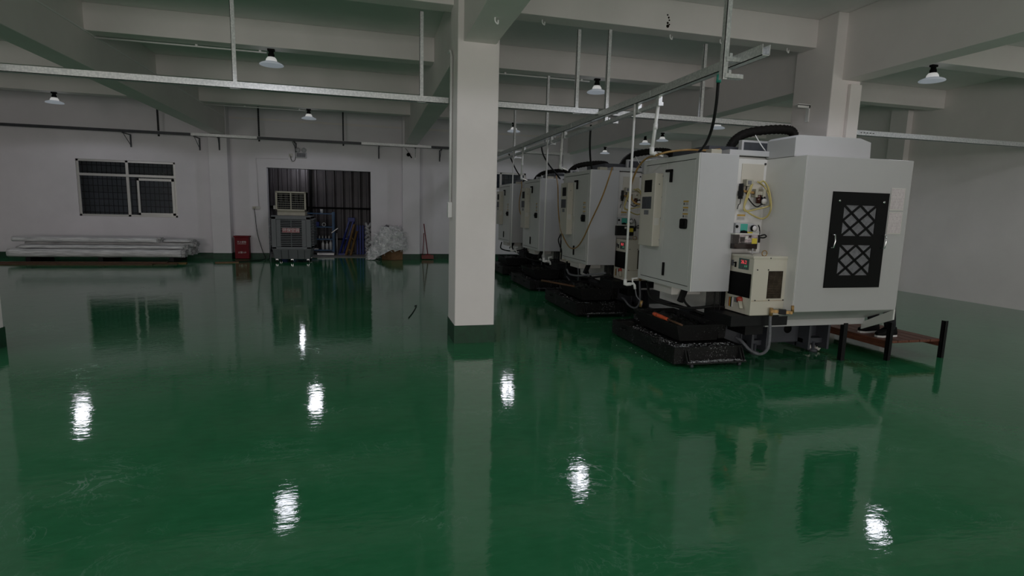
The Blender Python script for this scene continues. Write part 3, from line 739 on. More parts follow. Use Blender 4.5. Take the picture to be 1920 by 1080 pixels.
# ------------------------------------------------------------------ things in the lean-to
F0 = .012
t = thing('steel_rack', 'blue steel rack in the lean-to half hidden by the air cooler', 'shelf', (-1.55, 18.3, F0))
rx0, rx1, ry0, ry1 = -2.3, -1.10, 18.1, 18.6
for (x, y) in ((rx0, ry0), (rx1, ry0), (rx0, ry1), (rx1, ry1)): MB().box(x-.03, x+.03, y-.03, y+.03, F0, 1.33).build('post', 'blue', t)
for z in (.16, .50, .88, 1.29): MB().box(rx0+.03, rx1-.03, ry0-.02, ry1+.02, z-.03, z).build('shelf_board', 'blue', t)
def bottle(x, y, z, h, r, m, label, group):
    tag(MB().lathe((x, y, z), [(0, 0), (r, 0), (r, h*.62), (r*.35, h*.8), (r*.35, h), (0, h)], 14).build('bottle', m), label, 'bottle', group)
for q, (x, h, n) in enumerate(((-1.42, .30, 'slim pale bottle on the lowest shelf of the blue rack, left'), (-1.30, .27, 'white bottle on the lowest shelf of the blue rack, middle'), (-1.19, .34, 'tall white bottle on the lowest shelf of the blue rack, next to the post'))):
    bottle(x, 18.2, .16, h, .045, 'pvc', n, 'bottles on the lowest shelf')
for q in range(4): bottle(-1.52+q*.095, 18.2, .50, .10, .022, 'label', 'small pale bottle in the row on the middle shelf of the blue rack', 'small bottles on the middle shelf')
tag(MB().lathe((-1.44, 18.25, 1.29), [(0, 0), (.04, 0), (.045, .12), (0, .12)], 14).build('cup', 'pvc'), 'white cup on the top of the blue rack', 'cup')
tag(MB().box(-1.95, -1.52, 18.15, 18.45, .88, 1.02).build('tool_case', 'dblue', bevel=.01), 'blue case on the upper shelf of the blue rack', 'case')
tag(MB().tube([(-1.38+.05*cos(a*pi/8), 18.2, .94+.05*sin(a*pi/8)) for a in range(17)], .012, 8, False).build('ring', 'pvc'), 'white ring standing beside the blue case', 'ring')
tag(MB().box(-1.85, -1.55, 18.12, 18.4, .16, .20).build('grey_tray', 'steel', bevel=.005), 'flat grey tray on the lowest shelf of the blue rack', 'tray')
t = thing('platform_scale', 'platform scale with a bright steel plate and a tilted display, beside the blue rack', 'scale', (-1.2, 17.85, F0))
MB().box(-1.55, -1.05, 17.6, 18.05, .03, .10).build('platform', 'steel', t, .008); MB().cyl((-.98, 17.85, F0), (-.98, 17.85, .70), .02, 12).build('pole', 'steel', t)
MB().bar((-1.14, 17.82, .70), (-.94, 17.82, .85), .10, .035).build('display', 'steel', t, .005)
t = thing('hand_truck', 'deep blue hand truck frame leaning against the lean-to wall', 'hand truck', (-.75, 18.5, F0))
MB().bar((-.93, 18.05, F0), (-.62, 18.75, 1.10), .05, .05).build('rail', 'dblue', t); MB().bar((-.80, 18.05, F0), (-.50, 18.75, 1.06), .05, .05).build('rail', 'dblue', t)
MB().box(-.68, -.46, 18.70, 18.8, 1.03, 1.16).build('top_bar', 'dblue', t, .01); MB().box(-.98, -.72, 17.95, 18.10, F0, .06).build('toe_plate', 'dblue', t)
MB().bar((-.80, 18.40, .50), (-.62, 18.40, .50), .04, .04).build('cross_bar', 'dblue', t)
t = thing('timber_ladder', 'yellow-brown timber ladder leaning beside the blue hand truck', 'ladder', (-.56, 18.05, F0))
for a, bq in (((-.72, 17.80, F0), (-.47, 18.30, .95)), ((-.58, 17.80, F0), (-.39, 18.30, .74))): MB().bar(a, bq, .06, .05).build('rail', 'ochre', t)
for s_ in (.2, .6): MB().bar((-.72+.25*s_, 17.80+.5*s_, .95*s_), (-.58+.19*s_, 17.80+.5*s_, .74*s_), .05, .03).build('rung', 'ochre', t)
for q in range(4):
    x = -.41+q*.085
    tag(MB().prism([(x, 18.2, F0), (x, 18.26, F0), (x, 18.56, .92), (x, 18.5, .92)], (.055, 0, 0)).build('blue_plank', 'dblue'), ('leftmost of', 'second from left of', 'third from left of', 'rightmost of')[q]+' the four upright blue planks at the right in the lean-to', 'plank', 'upright blue planks')
rnd = random.Random(3); b = MB()
for q in range(9):
    z = .03+q*.115; b.tube([(-.04+.07*cos(a*pi/6)+.012*rnd.random(), 17.75+.09*sin(a*pi/6), z+.05*sin(a*pi/3+q)+.01*a/12) for a in range(13)], .045, 7, False)
tag(b.build('rope_coil', 'alend'), 'dark speckled coil of rope stacked at the right edge of the doorway', 'rope')
tag(MB().box(-2.72, -2.5, 18.3, 18.6, F0, .9).build('blue_drum', 'dblue', bevel=.03), 'dark blue drum in the lean-to behind the air cooler', 'drum')

# ------------------------------------------------------------------ machining centres
MX, MY = 3.14, 4.90
def make_machine(label):
    t = thing('machining_center', label, 'machine tool', (MX, MY, 0), 'machining centers in a row')
    # electrical cabinet at the back of the machine
    cb = MB().box(MX+.012, 3.59, 4.90, 6.04, .77, 2.155).build('control_cabinet', 'cab', t, .006)
    fr = MB(); X0, X1 = MX, MX+.014
    fr.box(X0, X1, 4.905, 4.955, .772, 2.153).box(X0, X1, 5.985, 6.038, .772, 2.153).box(X0, X1, 4.955, 5.985, 2.10, 2.153).box(X0, X1, 4.955, 5.985, .772, .815)
    fr.build('door_surround', 'cabside', cb)
    MB().box(X0+.009, X0+.0125, 4.955, 5.985, .815, 2.10).build('door_gap_shade', 'ink', cb)  # dark sheet behind the doors, paints shade into their gaps
    for y0, y1 in ((4.962, 5.497), (5.503, 5.978)):
        MB().box(X0-.001, X1, y0, y1, .822, 2.093).build('door', 'cabside', cb, .003)
    la = MB().box(X0-.02, X0, 5.375, 5.415, 1.885, 2.02).box(X0-.024, X0, 5.375, 5.50, 1.995, 2.022)
    la.build('latch', 'black', cb, .004)
    MB().box(X0-.004, X0, 5.383, 5.407, 1.893, 1.92).build('latch_window', 'label', cb)
    MB().box(X0-.02, X0, 5.425, 5.452, .875, 1.02).build('lower_latch', 'black', cb, .004)
    lk_ = MB().box(X0-.03, X0, 5.028, 5.150, 1.40, 1.505).build('lock_switch', 'black', cb, .018)
    MB().box(X0-.045, X0-.028, 5.06, 5.115, 1.435, 1.475).build('switch_lever', 'black', lk_, .006)
    for z in (1.69, 1.627, 1.563):
        st = MB().box(X0-.002, X0, 5.033, 5.135, z-.052, z).build('warning_sticker', 'label', cb)
        MB().box(X0-.003, X0-.0015, 5.036, 5.132, z-.018, z-.002).build('sticker_header', 'labely', st)
        s = MB().box(X0-.003, X0-.0015, 5.108, 5.126, z-.046, z-.024)
        for q in range(3): s.box(X0-.003, X0-.0015, 5.04, 5.095, z-.028-q*.008, z-.0255-q*.008)
        s.build('sticker_print', 'ink', st)
    MB().box(X0-.0025, X0, 5.475, 5.545, 1.395, 1.47).build('faded_label', 'label', cb)
    # slim cooling unit on the cabinet door
    ux = 3.046
    un = MB().box(ux, MX, 5.575, 5.90, 1.185, 1.99).build('cooling_unit', 'beigeu', t, .006)
    MB().box(ux-.003, ux, 5.645, 5.812, 1.785, 1.92).build('unit_screen', 'black', un)
    g = MB()
    for q in range(9): g.box(ux-.005, ux, 5.640+q*.024, 5.655+q*.024, 1.60, 1.735)
    g.build('unit_grille', 'darkcast', un)
    MB().box(ux-.003, ux, 5.69, 5.79, 1.535, 1.585).build('unit_plate', 'net', un)
    MB().lathe((ux+.05, 5.573, 1.87), [(0, 0), (.006, 0), (.006, .003)], 10, 'y').build('unit_screw', 'ink', un)
    MB().box(ux+.012, ux+.07, 5.572, 5.575, 1.42, 1.50).build('unit_label', 'label', un)
    s = MB()
    for z in (1.96, 1.73, 1.5, 1.26): s.lathe((MX-.006, 5.573, z), [(0, 0), (.007, 0), (.007, .004)], 8, 'y')
    s.build('unit_screws', 'steel', un)
    # machine column and rear panel that carries the air and oil units
    MB().box(3.60, 4.02, 5.03, 6.30, .47, 2.15).build('machine_column', 'stained', t, .005)
    pn = MB().box(3.595, 4.0, 5.0, 5.03, 1.05, 2.13).build('service_panel', 'stained', t, .003)
    MB().box(3.70, 3.965, 4.994, 5.0, 1.78, 2.08).build('panel_cover', 'beigeu', pn, .002)
    MB().lathe((3.975, 4.996, 2.085), [(0, -.004), (.012, -.004), (.012, 0)], 12, 'y').build('cable_grommet', 'ink', pn)
    # air preparation unit
    ap = MB().box(3.72, 3.80, 4.93, 5.0, 1.85, 1.92).build('air_switch', 'cream', t, .005)
    MB().box(3.735, 3.775, 4.927, 4.93, 1.868, 1.905).build('switch_label', 'net', ap)
    a = MB().box(3.83, 3.96, 4.93, 4.99, 1.765, 1.80).box(3.83, 3.86, 4.92, 4.98, 1.74, 1.825).box(3.92, 3.955, 4.92, 4.98, 1.74, 1.825)
    au = a.build('air_regulator', 'cream', t, .004)
    MB().cyl((3.89, 4.95, 1.68), (3.89, 4.95, 1.765), .024, 14).build('filter_bowl', 'oil', au)
    MB().cyl((3.94, 4.94, 1.665), (3.94, 4.94, 1.75), .022, 14).build('filter_cup', 'blackm', au)
    MB().lathe((3.935, 4.915, 1.70), [(0, -.01), (.028, -.01), (.03, .01), (0, .012)], 18, 'y').build('air_gauge', 'label', au)
    MB().box(3.675, 3.69, 4.93, 4.99, 1.72, 1.875).box(3.665, 3.70, 4.935, 4.985, 1.75, 1.80).build('valve_block', 'blackm', au, .003)
    MB().tube([(3.68, 4.95, 1.72), (3.675, 4.95, 1.67), (3.66, 4.95, 1.66), (3.65, 4.95, 1.615)], .004, 6).build('valve_lead', 'rubber', au)
    MB().bar((3.70, 4.95, 1.80), (3.84, 4.95, 1.785), .018, .022).build('air_manifold', 'brass', au)
    MB().tube([(3.745, 4.96, 1.85), (3.735, 4.945, 1.78), (3.78, 4.93, 1.70), (3.86, 4.925, 1.645), (3.93, 4.925, 1.69), (3.95, 4.94, 1.76)], .006, 8).build('control_cable', 'rubber', au)
    for px in ([(1411, 345, 0), (1404, 365, 0), (1396, 385, 0), (1395, 394, 0), (1401, 396, 0), (1420, 392, 0), (1440, 387, 1), (1444, 381, 1), (1440, 362, 1), (1432, 349, 1), (1421, 341, 0)],
               [(1409, 347, 0), (1400, 368, 0), (1395, 387, 0), (1400, 396, 0), (1412, 404, 0), (1428, 410, 0), (1440, 404, 1), (1446, 385, 1), (1441, 354, 1), (1432, 340, 0), (1424, 343, 0)]):
        MB().tube([at(u, v, x=3.965) if e else at(u, v, y=4.92) for u, v, e in px], .0085, 8).build('air_tube', 'tubey', au)
    # lubricator
    wl = MB().box(3.688, 3.785, 4.996, 5.0, 1.505, 1.565).build('oil_notice', 'label', t)
    MB().box(3.69, 3.783, 4.994, 4.997, 1.545, 1.563).build('notice_header', 'labely', wl)
    s = MB()
    for q in range(3): s.box(3.695, 3.775, 4.994, 4.997, 1.512+q*.01, 1.515+q*.01)
    s.build('notice_print', 'net', wl)
    lu = MB().box(3.60, 3.655, 4.88, 4.99, 1.375, 1.475).box(3.655, 3.83, 4.90, 4.99, 1.385, 1.472).build('lubricator', 'signgrey', t, .004)
    MB().box(3.66, 3.75, 4.897, 4.90, 1.39, 1.468).build('lubricator_label', 'teal', lu)
    MB().lathe((3.61, 4.877, 1.44), [(0, -.003), (.016, -.003), (.016, .003), (0, .003)], 12, 'y').build('lubricator_button', 'black', lu)
    MB().box(3.56, 3.845, 4.83, 4.985, 1.36, 1.375).build('tank_lid', 'label', lu, .003)
    MB().box(3.565, 3.835, 4.835, 4.98, 1.215, 1.36).build('oil_tank', 'clear', lu)
    MB().box(3.57, 3.83, 4.84, 4.975, 1.22, 1.268).build('oil_fill', 'oil', lu)
    MB().box(3.765, 3.825, 4.830, 4.8345, 1.27, 1.325).build('yellow_tag', 'yellow', lu)
    MB().box(3.685, 3.715, 4.830, 4.8345, 1.315, 1.345).build('tank_mark', 'label', lu)
    MB().lathe((3.69, 4.87, 1.375), [(0, 0), (.036, 0), (.03, .022), (0, .03)], 16).build('filler_cap', 'black', lu)
    MB().lathe((3.745, 4.87, 1.375), [(0, 0), (.04, 0), (.04, .012), (0, .014)], 16).build('yellow_cap', 'yellow', lu)
    MB().lathe((3.80, 4.865, 1.425), [(0, .012), (.032, .012), (.033, -.01), (.028, -.012), (0, -.012)], 20, 'y').build('gauge', 'black', lu)
    MB().lathe((3.80, 4.851, 1.425), [(0, -.002), (.026, -.002), (.026, 0)], 20, 'y').build('gauge_face', 'signwhite', lu)
    MB().box(3.775, 3.86, 4.85, 4.88, 1.375, 1.395).build('valve', 'chrome', lu)
    MB().cyl((3.865, 4.87, 1.28), (3.865, 4.87, 1.335), .022, 14).build('oil_filter', 'blackm', lu)
    MB().box(3.845, 3.875, 4.86, 4.985, 1.19, 1.27).build('filter_bracket', 'label', lu)
    MB().tube([(3.865, 4.87, 1.335), (3.87, 4.86, 1.38), (3.855, 4.85, 1.43), (3.845, 4.86, 1.46)], .006, 8).build('oil_hose', 'rubber', lu)
    MB().tube([(3.87, 4.87, 1.345), (3.92, 4.85, 1.362), (3.945, 4.85, 1.345), (3.92, 4.86, 1.33), (3.87, 4.87, 1.335)], .007, 8).build('oil_hose', 'rubber', lu)
    # oil chiller on its bracket
    ch = MB().box(3.615, 4.022, 4.58, 4.985, .575, 1.16).build('oil_chiller', 'beige', t, .006)
    x = 3.615
    MB().box(x-.012, 4.024, 4.576, 4.985, 1.14, 1.163).build('chiller_lid', 'beige', ch, .003)
    dp = MB().box(x-.004, x, 4.65, 4.805, 1.02, 1.128).build('display', 'screen', ch, .002)
    text('26.2', .05, (x-.006, 4.725, 1.092), (0, -1, 0), (0, 0, 1), 'digit', dp, 'display_digits')
    MB().box(x-.005, x-.0035, 4.70, 4.712, 1.045, 1.062).box(x-.005, x-.0035, 4.675, 4.687, 1.045, 1.065).build('green_digits', 'digitg', dp)
    b = MB()
    for q in range(3): b.lathe((x-.004, 4.685+q*.035, 1.033), [(0, -.003), (.006, -.003), (.006, 0)], 8, 'x')
    b.build('display_buttons', 'net', dp)
    MB().box(x-.01, x, 4.84, 4.862, 1.03, 1.085).box(x-.03, x, 4.845, 4.857, 1.07, 1.082).build('toggle', 'black', ch, .003)
    MB().box(x-.005, x, 4.885, 4.92, 1.04, 1.10).build('switch_plate', 'net', ch)
    MB().box(x-.008, x, 4.60, 4.94, .745, .985).build('air_filter', 'coolerd', ch, .004)
    MB().box(x-.004, x, 4.76, 4.83, .675, .725).build('rating_plate', 'net', ch)
    MB().lathe((x-.008, 4.73, .715), [(0, -.03), (.026, -.028), (.03, 0), (.03, .008)], 14, 'x').build('red_knob', 'redknob', ch)
    MB().bar((x-.02, 4.72, .70), (x-.035, 4.67, .63), .035, .028).build('cream_handle', 'cream', ch, .006)
    for y, m in ((4.905, 'redknob'), (4.890, 'yellow'), (4.86, 'signwhite')): MB().box(x-.006, x, y-.008, y+.006, .62, .715).build('coloured_strip', m, ch)
    MB().box(x-.007, x, 4.872, 4.884, .615, .72).build('gauge_tube', 'black', ch)
    MB().box(3.79, 3.957, 4.5765, 4.5805, .745, 1.018).build('vent_recess', 'rust', ch)
    s = MB()
    for q in range(25): s.box(3.793, 3.954, 4.573, 4.577, .752+q*.0107, .7542+q*.0107)
    s.build('vent_louvres', 'ventl', ch)
    s = MB()
    for (xx, z) in ((3.80, 1.145), (3.66, 1.03), (3.785, 1.03), (3.66, .728), (3.82, .728), (3.985, .728)): s.lathe((xx, 4.579, z), [(0, -.004), (.007, -.004), (.007, 0)], 8, 'y')
    s.build('chiller_screws', 'ink', ch)
    MB().box(3.62, 4.02, 4.578, 4.5805, .722, .725).build('panel_seam', 'brass', ch)
    MB().tube([(3.74+.028*cos(a*pi/8), 4.60, 1.19+.028*sin(a*pi/8)) for a in range(17)], .005, 7, False).build('lifting_eye', 'brass', ch)
    MB().cyl((3.68, 4.7, 1.16), (3.68, 4.7, 1.23), .007, 8).build('pin', 'steel', ch)
    MB().box(3.44, 4.10, 4.62, 5.08, .46, .566).box(3.83, 4.05, 4.9, 5.2, .30, .46).build('chiller_bracket', 'blackm', t, .004)
    v0, v1 = at(1446, 583, y=4.55), Vector((3.99, 4.44, .625))
    fx = MB().bar(v0, v1, .03, .03).lathe(tuple(v0+Vector((0, 0, -.02))), [(0, -.03), (.018, -.03), (.018, .05), (0, .05)], 12).build('drain_valve', 'brass', t)
    MB().bar(v0.lerp(v1, .35), v0.lerp(v1, .7), .048, .048).build('valve_nut', 'blackm', fx)
    MB().cyl(v1, v1+Vector((-.005, 0, .07)), .014, 10).build('valve_stem', 'brass', fx)
    MB().tube([v0, at(1444, 600, y=4.55), at(1443, 635, y=4.56), at(1438, 656, y=4.58), at(1424, 664, y=4.64), at(1405, 655, y=4.74), at(1391, 640, y=4.84), at(1380, 632, y=4.95)], .0145, 10).build('drain_hose', 'net', t)
    # working enclosure
    en = MB().box(4.0, 5.27, 4.45, 6.55, .625, 2.135).build('enclosure', 'enclosure', t, .008)
    MB().box(3.996, 4.0, 4.456, 5.0, .628, 2.13).build('enclosure_side', 'stained', en)
    wx0, wx1, wz0, wz1, wy = 4.327, 5.003, .866, 1.805, 4.45
    dr = MB().hole_wall('y', wy-.012, wy-.001, wx0, wx1, wz0, wz1, [(4.468, 4.86, 1.38, 1.678), (4.465, 4.852, .99, 1.29)]).build('side_door', 'black', t)
    for z0, z1 in ((1.38, 1.678), (.99, 1.29)):
        MB().box(4.46, 4.866, wy-.006, wy-.001, z0-.005, z1+.005).build('mesh_window', 'net', dr)
        b = MB(); zc = (z0+z1)/2; xa, xb = 4.468, 4.858; w = xb-xa; h = z1-z0
        for p, q in (((0, .5), (.5, 1)), ((0, 0), (1, 1)), ((.5, 0), (1, .5)), ((0, .5), (.5, 0)), ((0, 1), (1, 0)), ((.5, 1), (1, .5))):
            b.bar((xa+w*p[0], wy-.010, z0+h*p[1]), (xa+w*q[0], wy-.010, z0+h*q[1]), .006, .022, (0, 0, 1))
        b.build('lattice', 'black', dr)
    for xx in (4.37, 4.985):
        MB().tube([(xx-.02, wy-.012, 1.39), (xx-.005, wy-.045, 1.39), (xx, wy-.048, 1.33), (xx-.008, wy-.045, 1.265), (xx-.024, wy-.012, 1.265)], .006, 8, False).build('handle', 'chrome', dr)
    for xx in (4.402, 4.937): MB().lathe((xx, wy-.012, 1.717), [(0, -.012), (.012, -.01), (.013, 0)], 12, 'y').build('quarter_turn_lock', 'chrome', dr)
    # flared pan under the enclosure
    p = MB(); ly = 4.80
    p.prism([(3.99, 4.452, .627), (3.99, ly, .475), (3.99, ly, .405), (3.99, ly+.03, .405), (3.99, ly+.03, .50), (3.99, 4.56, .627)], (1.28, 0, 0))
    p.build('coolant_pan', 'enclosure', t, .003)
    MB().prism([(5.25, 4.452, .63), (5.25, 4.452, .52), (5.25, ly+.02, .345), (5.25, ly+.02, .42)], (.02, 0, 0)).build('pan_end_board', 'stained', t, .002)
    MB().box(4.05, 5.25, ly+.03, 6.4, .40, .62).build('pan_underside', 'darkcast', t)
    # top covers
    b = MB(); y0, y1 = 4.62, 5.02
    b.prism([(3.995, y0, 2.135), (4.905, y0, 2.135), (4.895, y0, 2.31), (4.76, y0, 2.345), (4.03, y0, 2.338), (3.995, y0, 2.315)], (0, y1-y0, 0))
    b.build('top_cover', 'cab', t, .004)
    MB().box(3.53, 4.245, 4.98, 5.30, 2.157, 2.212).build('roof_slab', 'cab', t, .004)
    tw = MB().box(3.90, 4.32, 5.30, 5.36, 2.20, 2.36).build('spindle_cover', 'cab', t, .004)
    MB().box(3.925, 4.30, 5.297, 5.30, 2.215, 2.338).build('cover_window', 'darkcast', tw)
    MB().box(3.60, 4.9, 5.45, 6.2, 2.14, 2.30).build('machine_head', 'darkcast', t)
    MB().box(3.30, 3.42, 4.95, 5.05, 2.156, 2.20).build('lamp_base', 'cream', t, .005)
    pts = catmull([(3.86, 5.55, 2.15), (3.95, 5.58, 2.30), (4.03, 5.6, 2.40), (4.17, 5.6, 2.48), (4.45, 5.6, 2.535), (4.70, 5.6, 2.55), (4.80, 5.6, 2.515), (4.84, 5.6, 2.38)], 9)
    MB().tube(pts, [(.055 if k_ % 2 else .047) for k_ in range(len(pts))], 8, False).build('cable_conduit', 'chain', t)
    MB().tube([(3.98, 5.2, 2.40), (4.02, 5.15, 2.30), (4.06, 5.1, 2.215)], .006, 6).build('cable_tie', 'pvc', t)
    # bed and feet
    bd = MB().box(4.08, 4.86, 5.28, 6.35, .10, .42).box(3.83, 4.1, 5.3, 6.2, .05, .46)
    bd.build('machine_bed', 'darkcast', t, .01)
    for x0, x1 in ((4.10, 4.32), (4.86, 5.15)):
        f = MB(); f.box(x0, x0+.03, 5.12, 5.5, .04, .40).box(x1-.03, x1, 5.12, 5.5, .04, .40).box(x0, x1, 5.2, 5.5, .10, .16).box(x0, x1, 5.3, 5.33, .04, .40)
        f.build('bed_foot', 'darkcast', t, .006)
        MB().lathe(((x0+x1)/2, 5.2, 0), [(0, 0), (.05, 0), (.05, .03), (.018, .04), (.018, .12), (0, .12)], 14).build('levelling_foot', 'darkcast', t)
    MB().lathe((4.70, 5.278, .262), [(0, -.003), (.052, -.003), (.052, 0)], 20, 'y').build('bed_port', 'coolerd', t)
    MB().box(4.995, 5.045, 4.79, 4.84, 0, .42).build('pan_support', 'blackm', t)
    # clutter behind the tank
    MB().box(3.60, 4.06, 5.0, 5.3, .47, .76).build('rear_beam', 'blackm', t)
    MB().box(3.20, 3.56, 5.35, 5.75, .67, .77).build('cable_box', 'label', t, .006)
    MB().bar((3.28, 5.30, .60), (3.36, 5.32, .77), .05, .05).build('cable_gland', 'rubber', t)
    for k_, pts in enumerate(([(3.2, 5.9, .72), (3.12, 5.6, .58), (3.3, 5.2, .55), (3.55, 5.0, .60), (3.7, 5.0, .55)], [(3.35, 5.35, .78), (3.34, 5.3, .6), (3.45, 5.15, .50), (3.7, 5.1, .47)], [(3.5, 5.0, .78), (3.49, 4.98, .6), (3.51, 5.0, .48), (3.46, 5.05, .43)], [(3.56, 5.0, .78), (3.55, 4.97, .55), (3.58, 5.0, .48), (3.6, 5.1, .44)])):
        MB().tube(pts, (.016, .013, .006, .006)[k_], 8).build('rear_cable', 'rubber', t)
    return t

def tank(label):
    t = thing('coolant_tank', label, 'coolant tank', (3.38, 5.6, 0), 'coolant tanks behind the machines')
    b = MB(); x0, x1, y0, y1 = 2.985, 3.785, 4.86, 6.35
    b.loft([[(x0, y0, .03), (x1, y0, .03), (x1, y1, .03), (x0, y1, .03)], [(x0, y0, .205), (x1, y0, .205), (x1, y1, .205), (x0, y1, .205)],
            [(x0+.02, y0+.02, .205), (x1-.02, y0+.02, .205), (x1-.02, y1-.02, .205), (x0+.02, y1-.02, .205)], [(x0+.02, y0+.02, .19), (x1-.02, y0+.02, .19), (x1-.02, y1-.02, .19), (x0+.02, y1-.02, .19)]])
    b.build('tank_body', 'oily', t, .004)
    MB().box(3.09, 3.785, 4.775, 4.862, .045, .058).build('drip_shelf', 'oilyb', t)
    for x in (3.10, 3.74):
        MB().prism([(x, 4.862, .058), (x, 4.862, .19), (x, 4.79, .058)], (.012, 0, 0)).prism([(x+.03, 4.862, .058), (x+.03, 4.862, .19), (x+.03, 4.79, .058)], (.012, 0, 0)).build('gusset', 'oilyb', t)
    for x, y in ((3.16, 4.81), (3.72, 4.81), (3.16, 6.2), (3.72, 6.2)):
        w = MB().lathe((x, y, .022), [(0, -.012), (.022, -.012), (.022, .012), (0, .012)], 14, 'x').build('caster', 'darkcast', t)
        MB().box(x-.018, x+.018, y-.012, y+.012, .03, .046).build('caster_plate', 'oilyb', w)
    for y in (5.25, 6.0): MB().tube([(x0-.002, y-.05, .15), (x0-.028, y-.045, .15), (x0-.028, y+.045, .15), (x0-.002, y+.05, .15)], .007, 8, False).build('handle', 'oilyb', t)
    MB().box(3.69, 3.78, 5.15, 5.75, .206, .40).build('pump_box', 'oily', t, .01)
    MB().cyl((3.22, 5.78+.35, .205), (3.22, 6.13, .30), .05, 14).build('pump', 'oily', t)
    return t
def chip_bin(label, m='oilyb'):
    t = thing('chip_bin', label, 'bin', (3.38, 5.55, .205), 'chip bins on the coolant tanks')
    x0, x1, y0, y1 = 3.11, 3.665, 5.05, 6.05
    R = lambda i, z, e=0: [(x0+i+e, y0+i*.7+e, z), (x1-i*.3-e, y0+i*.7+e, z), (x1-i*.3-e, y1-i-e, z), (x0+i+e, y1-i-e, z)]
    MB().loft([R(.08, .207), R(0, .39), R(0, .39, .008), R(.03, .31, .008)]).build('bin_shell', m, t, .002)
    b = MB(); g = 12; V = [[b.bm.verts.new((x0+.05+(x1-x0-.1)*i/g, y0+.05+(y1-y0-.12)*j/g, .335+.05*noise.noise(Vector((i*.7, j*.7, 3)))+.03*(1-abs(i/g-.5)*2))) for i in range(g+1)] for j in range(g+1)]
    for j in range(g):
        for i in range(g): b.bm.faces.new((V[j][i], V[j][i+1], V[j+1][i+1], V[j+1][i]))
    stuff(b.build('swarf', 'oily', t))
    return t
def chips(dx, dy, seed, n=520):
    rnd = random.Random(seed); b = MB()
    for q in range(n):
        r = rnd.random()
        if r < .45: x, y, z = rnd.uniform(3.10, 3.78), rnd.uniform(4.785, 4.85), .060
        elif r < .75: x, y, z = rnd.uniform(3.02, 3.75), rnd.uniform(4.885, 5.04), .192
        elif r < .98: x, y, z = rnd.uniform(3.01, 3.15), rnd.uniform(4.9, 6.0), .192
        else: x, y, z = rnd.uniform(2.80, 2.97), rnd.uniform(4.8, 6.4), .001
        s = rnd.uniform(.003, .009); a = rnd.uniform(0, pi)
        p = Vector((x+dx, y+dy, z)); d = Vector((cos(a), sin(a), 0))*s*1.8; e = Vector((-sin(a), cos(a), rnd.uniform(.2, 1.2)))*s
        b.bm.faces.new([b.bm.verts.new(p+w) for w in (d, e, -d)])
    return b

NM = ((0, 0, 'nearest'), (-.05, 2.65, 'second'), (0, 5.25, 'third'), (.06, 7.8, 'fourth'))
m1 = make_machine('nearest white machining center with a black lattice side door and a cream oil chiller')
k1 = tank('nearest oily black coolant tank on the green floor, edges covered in pale swarf')
b1 = chip_bin('nearest dark chip bin, with the orange-handled scraper on its rim')
MLAB = {1: 'second machining center, an amber hose hanging in a deep loop across its cabinet',
        2: 'third machining center in the row, its white cabinet crossed by a thin white pipe',
        3: 'fourth and farthest machining center in the row, beside the white column'}
TLAB = {1: 'second black coolant tank in the row, behind the nearest one', 2: 'third black coolant tank in the row, in front of the brown stick', 3: 'farthest black coolant tank, just right of the white column'}
BLAB = {1: 'second black chip bin in the row, with a brown stick laid over it', 2: 'third black chip bin in the row', 3: 'farthest black chip bin near the white column'}
for i in (1, 2, 3):
    dx, dy, _ = NM[i]
    for src, lab in ((m1, MLAB[i]), (k1, TLAB[i]), (b1, BLAB[i])):
        c = copy_tree(src); c.location = src.location + Vector((dx, dy, 0)); c['label'] = lab
    if i == 1:
        mm = [o for o in COL.objects if o.name.startswith('oil_tank') and o.parent and o.parent.parent and abs(o.parent.parent.location.y-(MY+dy)) < .01]
        for o in mm:
            o.material_slots[0].link = 'OBJECT'; o.material_slots[0].material = MT['rubber']
for i in (0, 1, 2):
    tag(stuff(chips(NM[i][0], NM[i][1], 20+i, (1100, 420, 240)[i]).build('metal_chips', 'chips')), ('loose silver metal chips strewn over the nearest coolant tank', 'loose metal chips on the second coolant tank', 'loose metal chips on the third coolant tank')[i], 'metal chips')

# scraper with the orange handle, stick, rag
t = thing('scraper', 'scraper with a bright orange handle lying on the rim of the nearest chip bin', 'tool', (3.11, 5.3, .40))
A, B = Vector((3.135, 4.99, .408)), Vector((3.102, 5.53, .428)); Mi = A.lerp(B, .48)
MB().tube([B, B.lerp(Mi, .12), B.lerp(Mi, .5), Mi.lerp(B, .1), Mi], [.020, .023, .022, .018, .015], 12, False).build('grip', 'orange', t)
MB().lathe(tuple(B.lerp(Mi, .3)+Vector((-.021, 0, .004))), [(0, -.002), (.007, -.002), (.007, .002)], 10, 'x').build('hang_hole', 'ink', t)
MB().cyl(Mi, A, .013, 10, .010).build('shaft', 'wood', t)
P = at(1078, 537, z=.415); Q = at(1015, 525.5, z=.47)
tag(MB().cyl(P, Q, .016, 10).build('wooden_stick', 'wood'), 'brown wooden stick lying across the second chip bin and reaching over the third tank', 'stick')
c = at(1518, 657, z=.0); b = MB(); rows = []
for j in range(9):
    rows.append([b.bm.verts.new((c.x-.10+.025*i, c.y-.06+.02*j, max(.004, .03+.05*noise.noise(Vector((i*.9, j*.9, 1)))+.05*math.exp(-((i-3)**2+(j-4)**2)/8)))) for i in range(9)])
for j in range(8):
    for i in range(8): b.bm.faces.new((rows[j][i], rows[j][i+1], rows[j+1][i+1], rows[j+1][i]))
tag(b.build('rag', 'label'), 'crumpled white rag on the floor against the dark machine bed', 'rag')

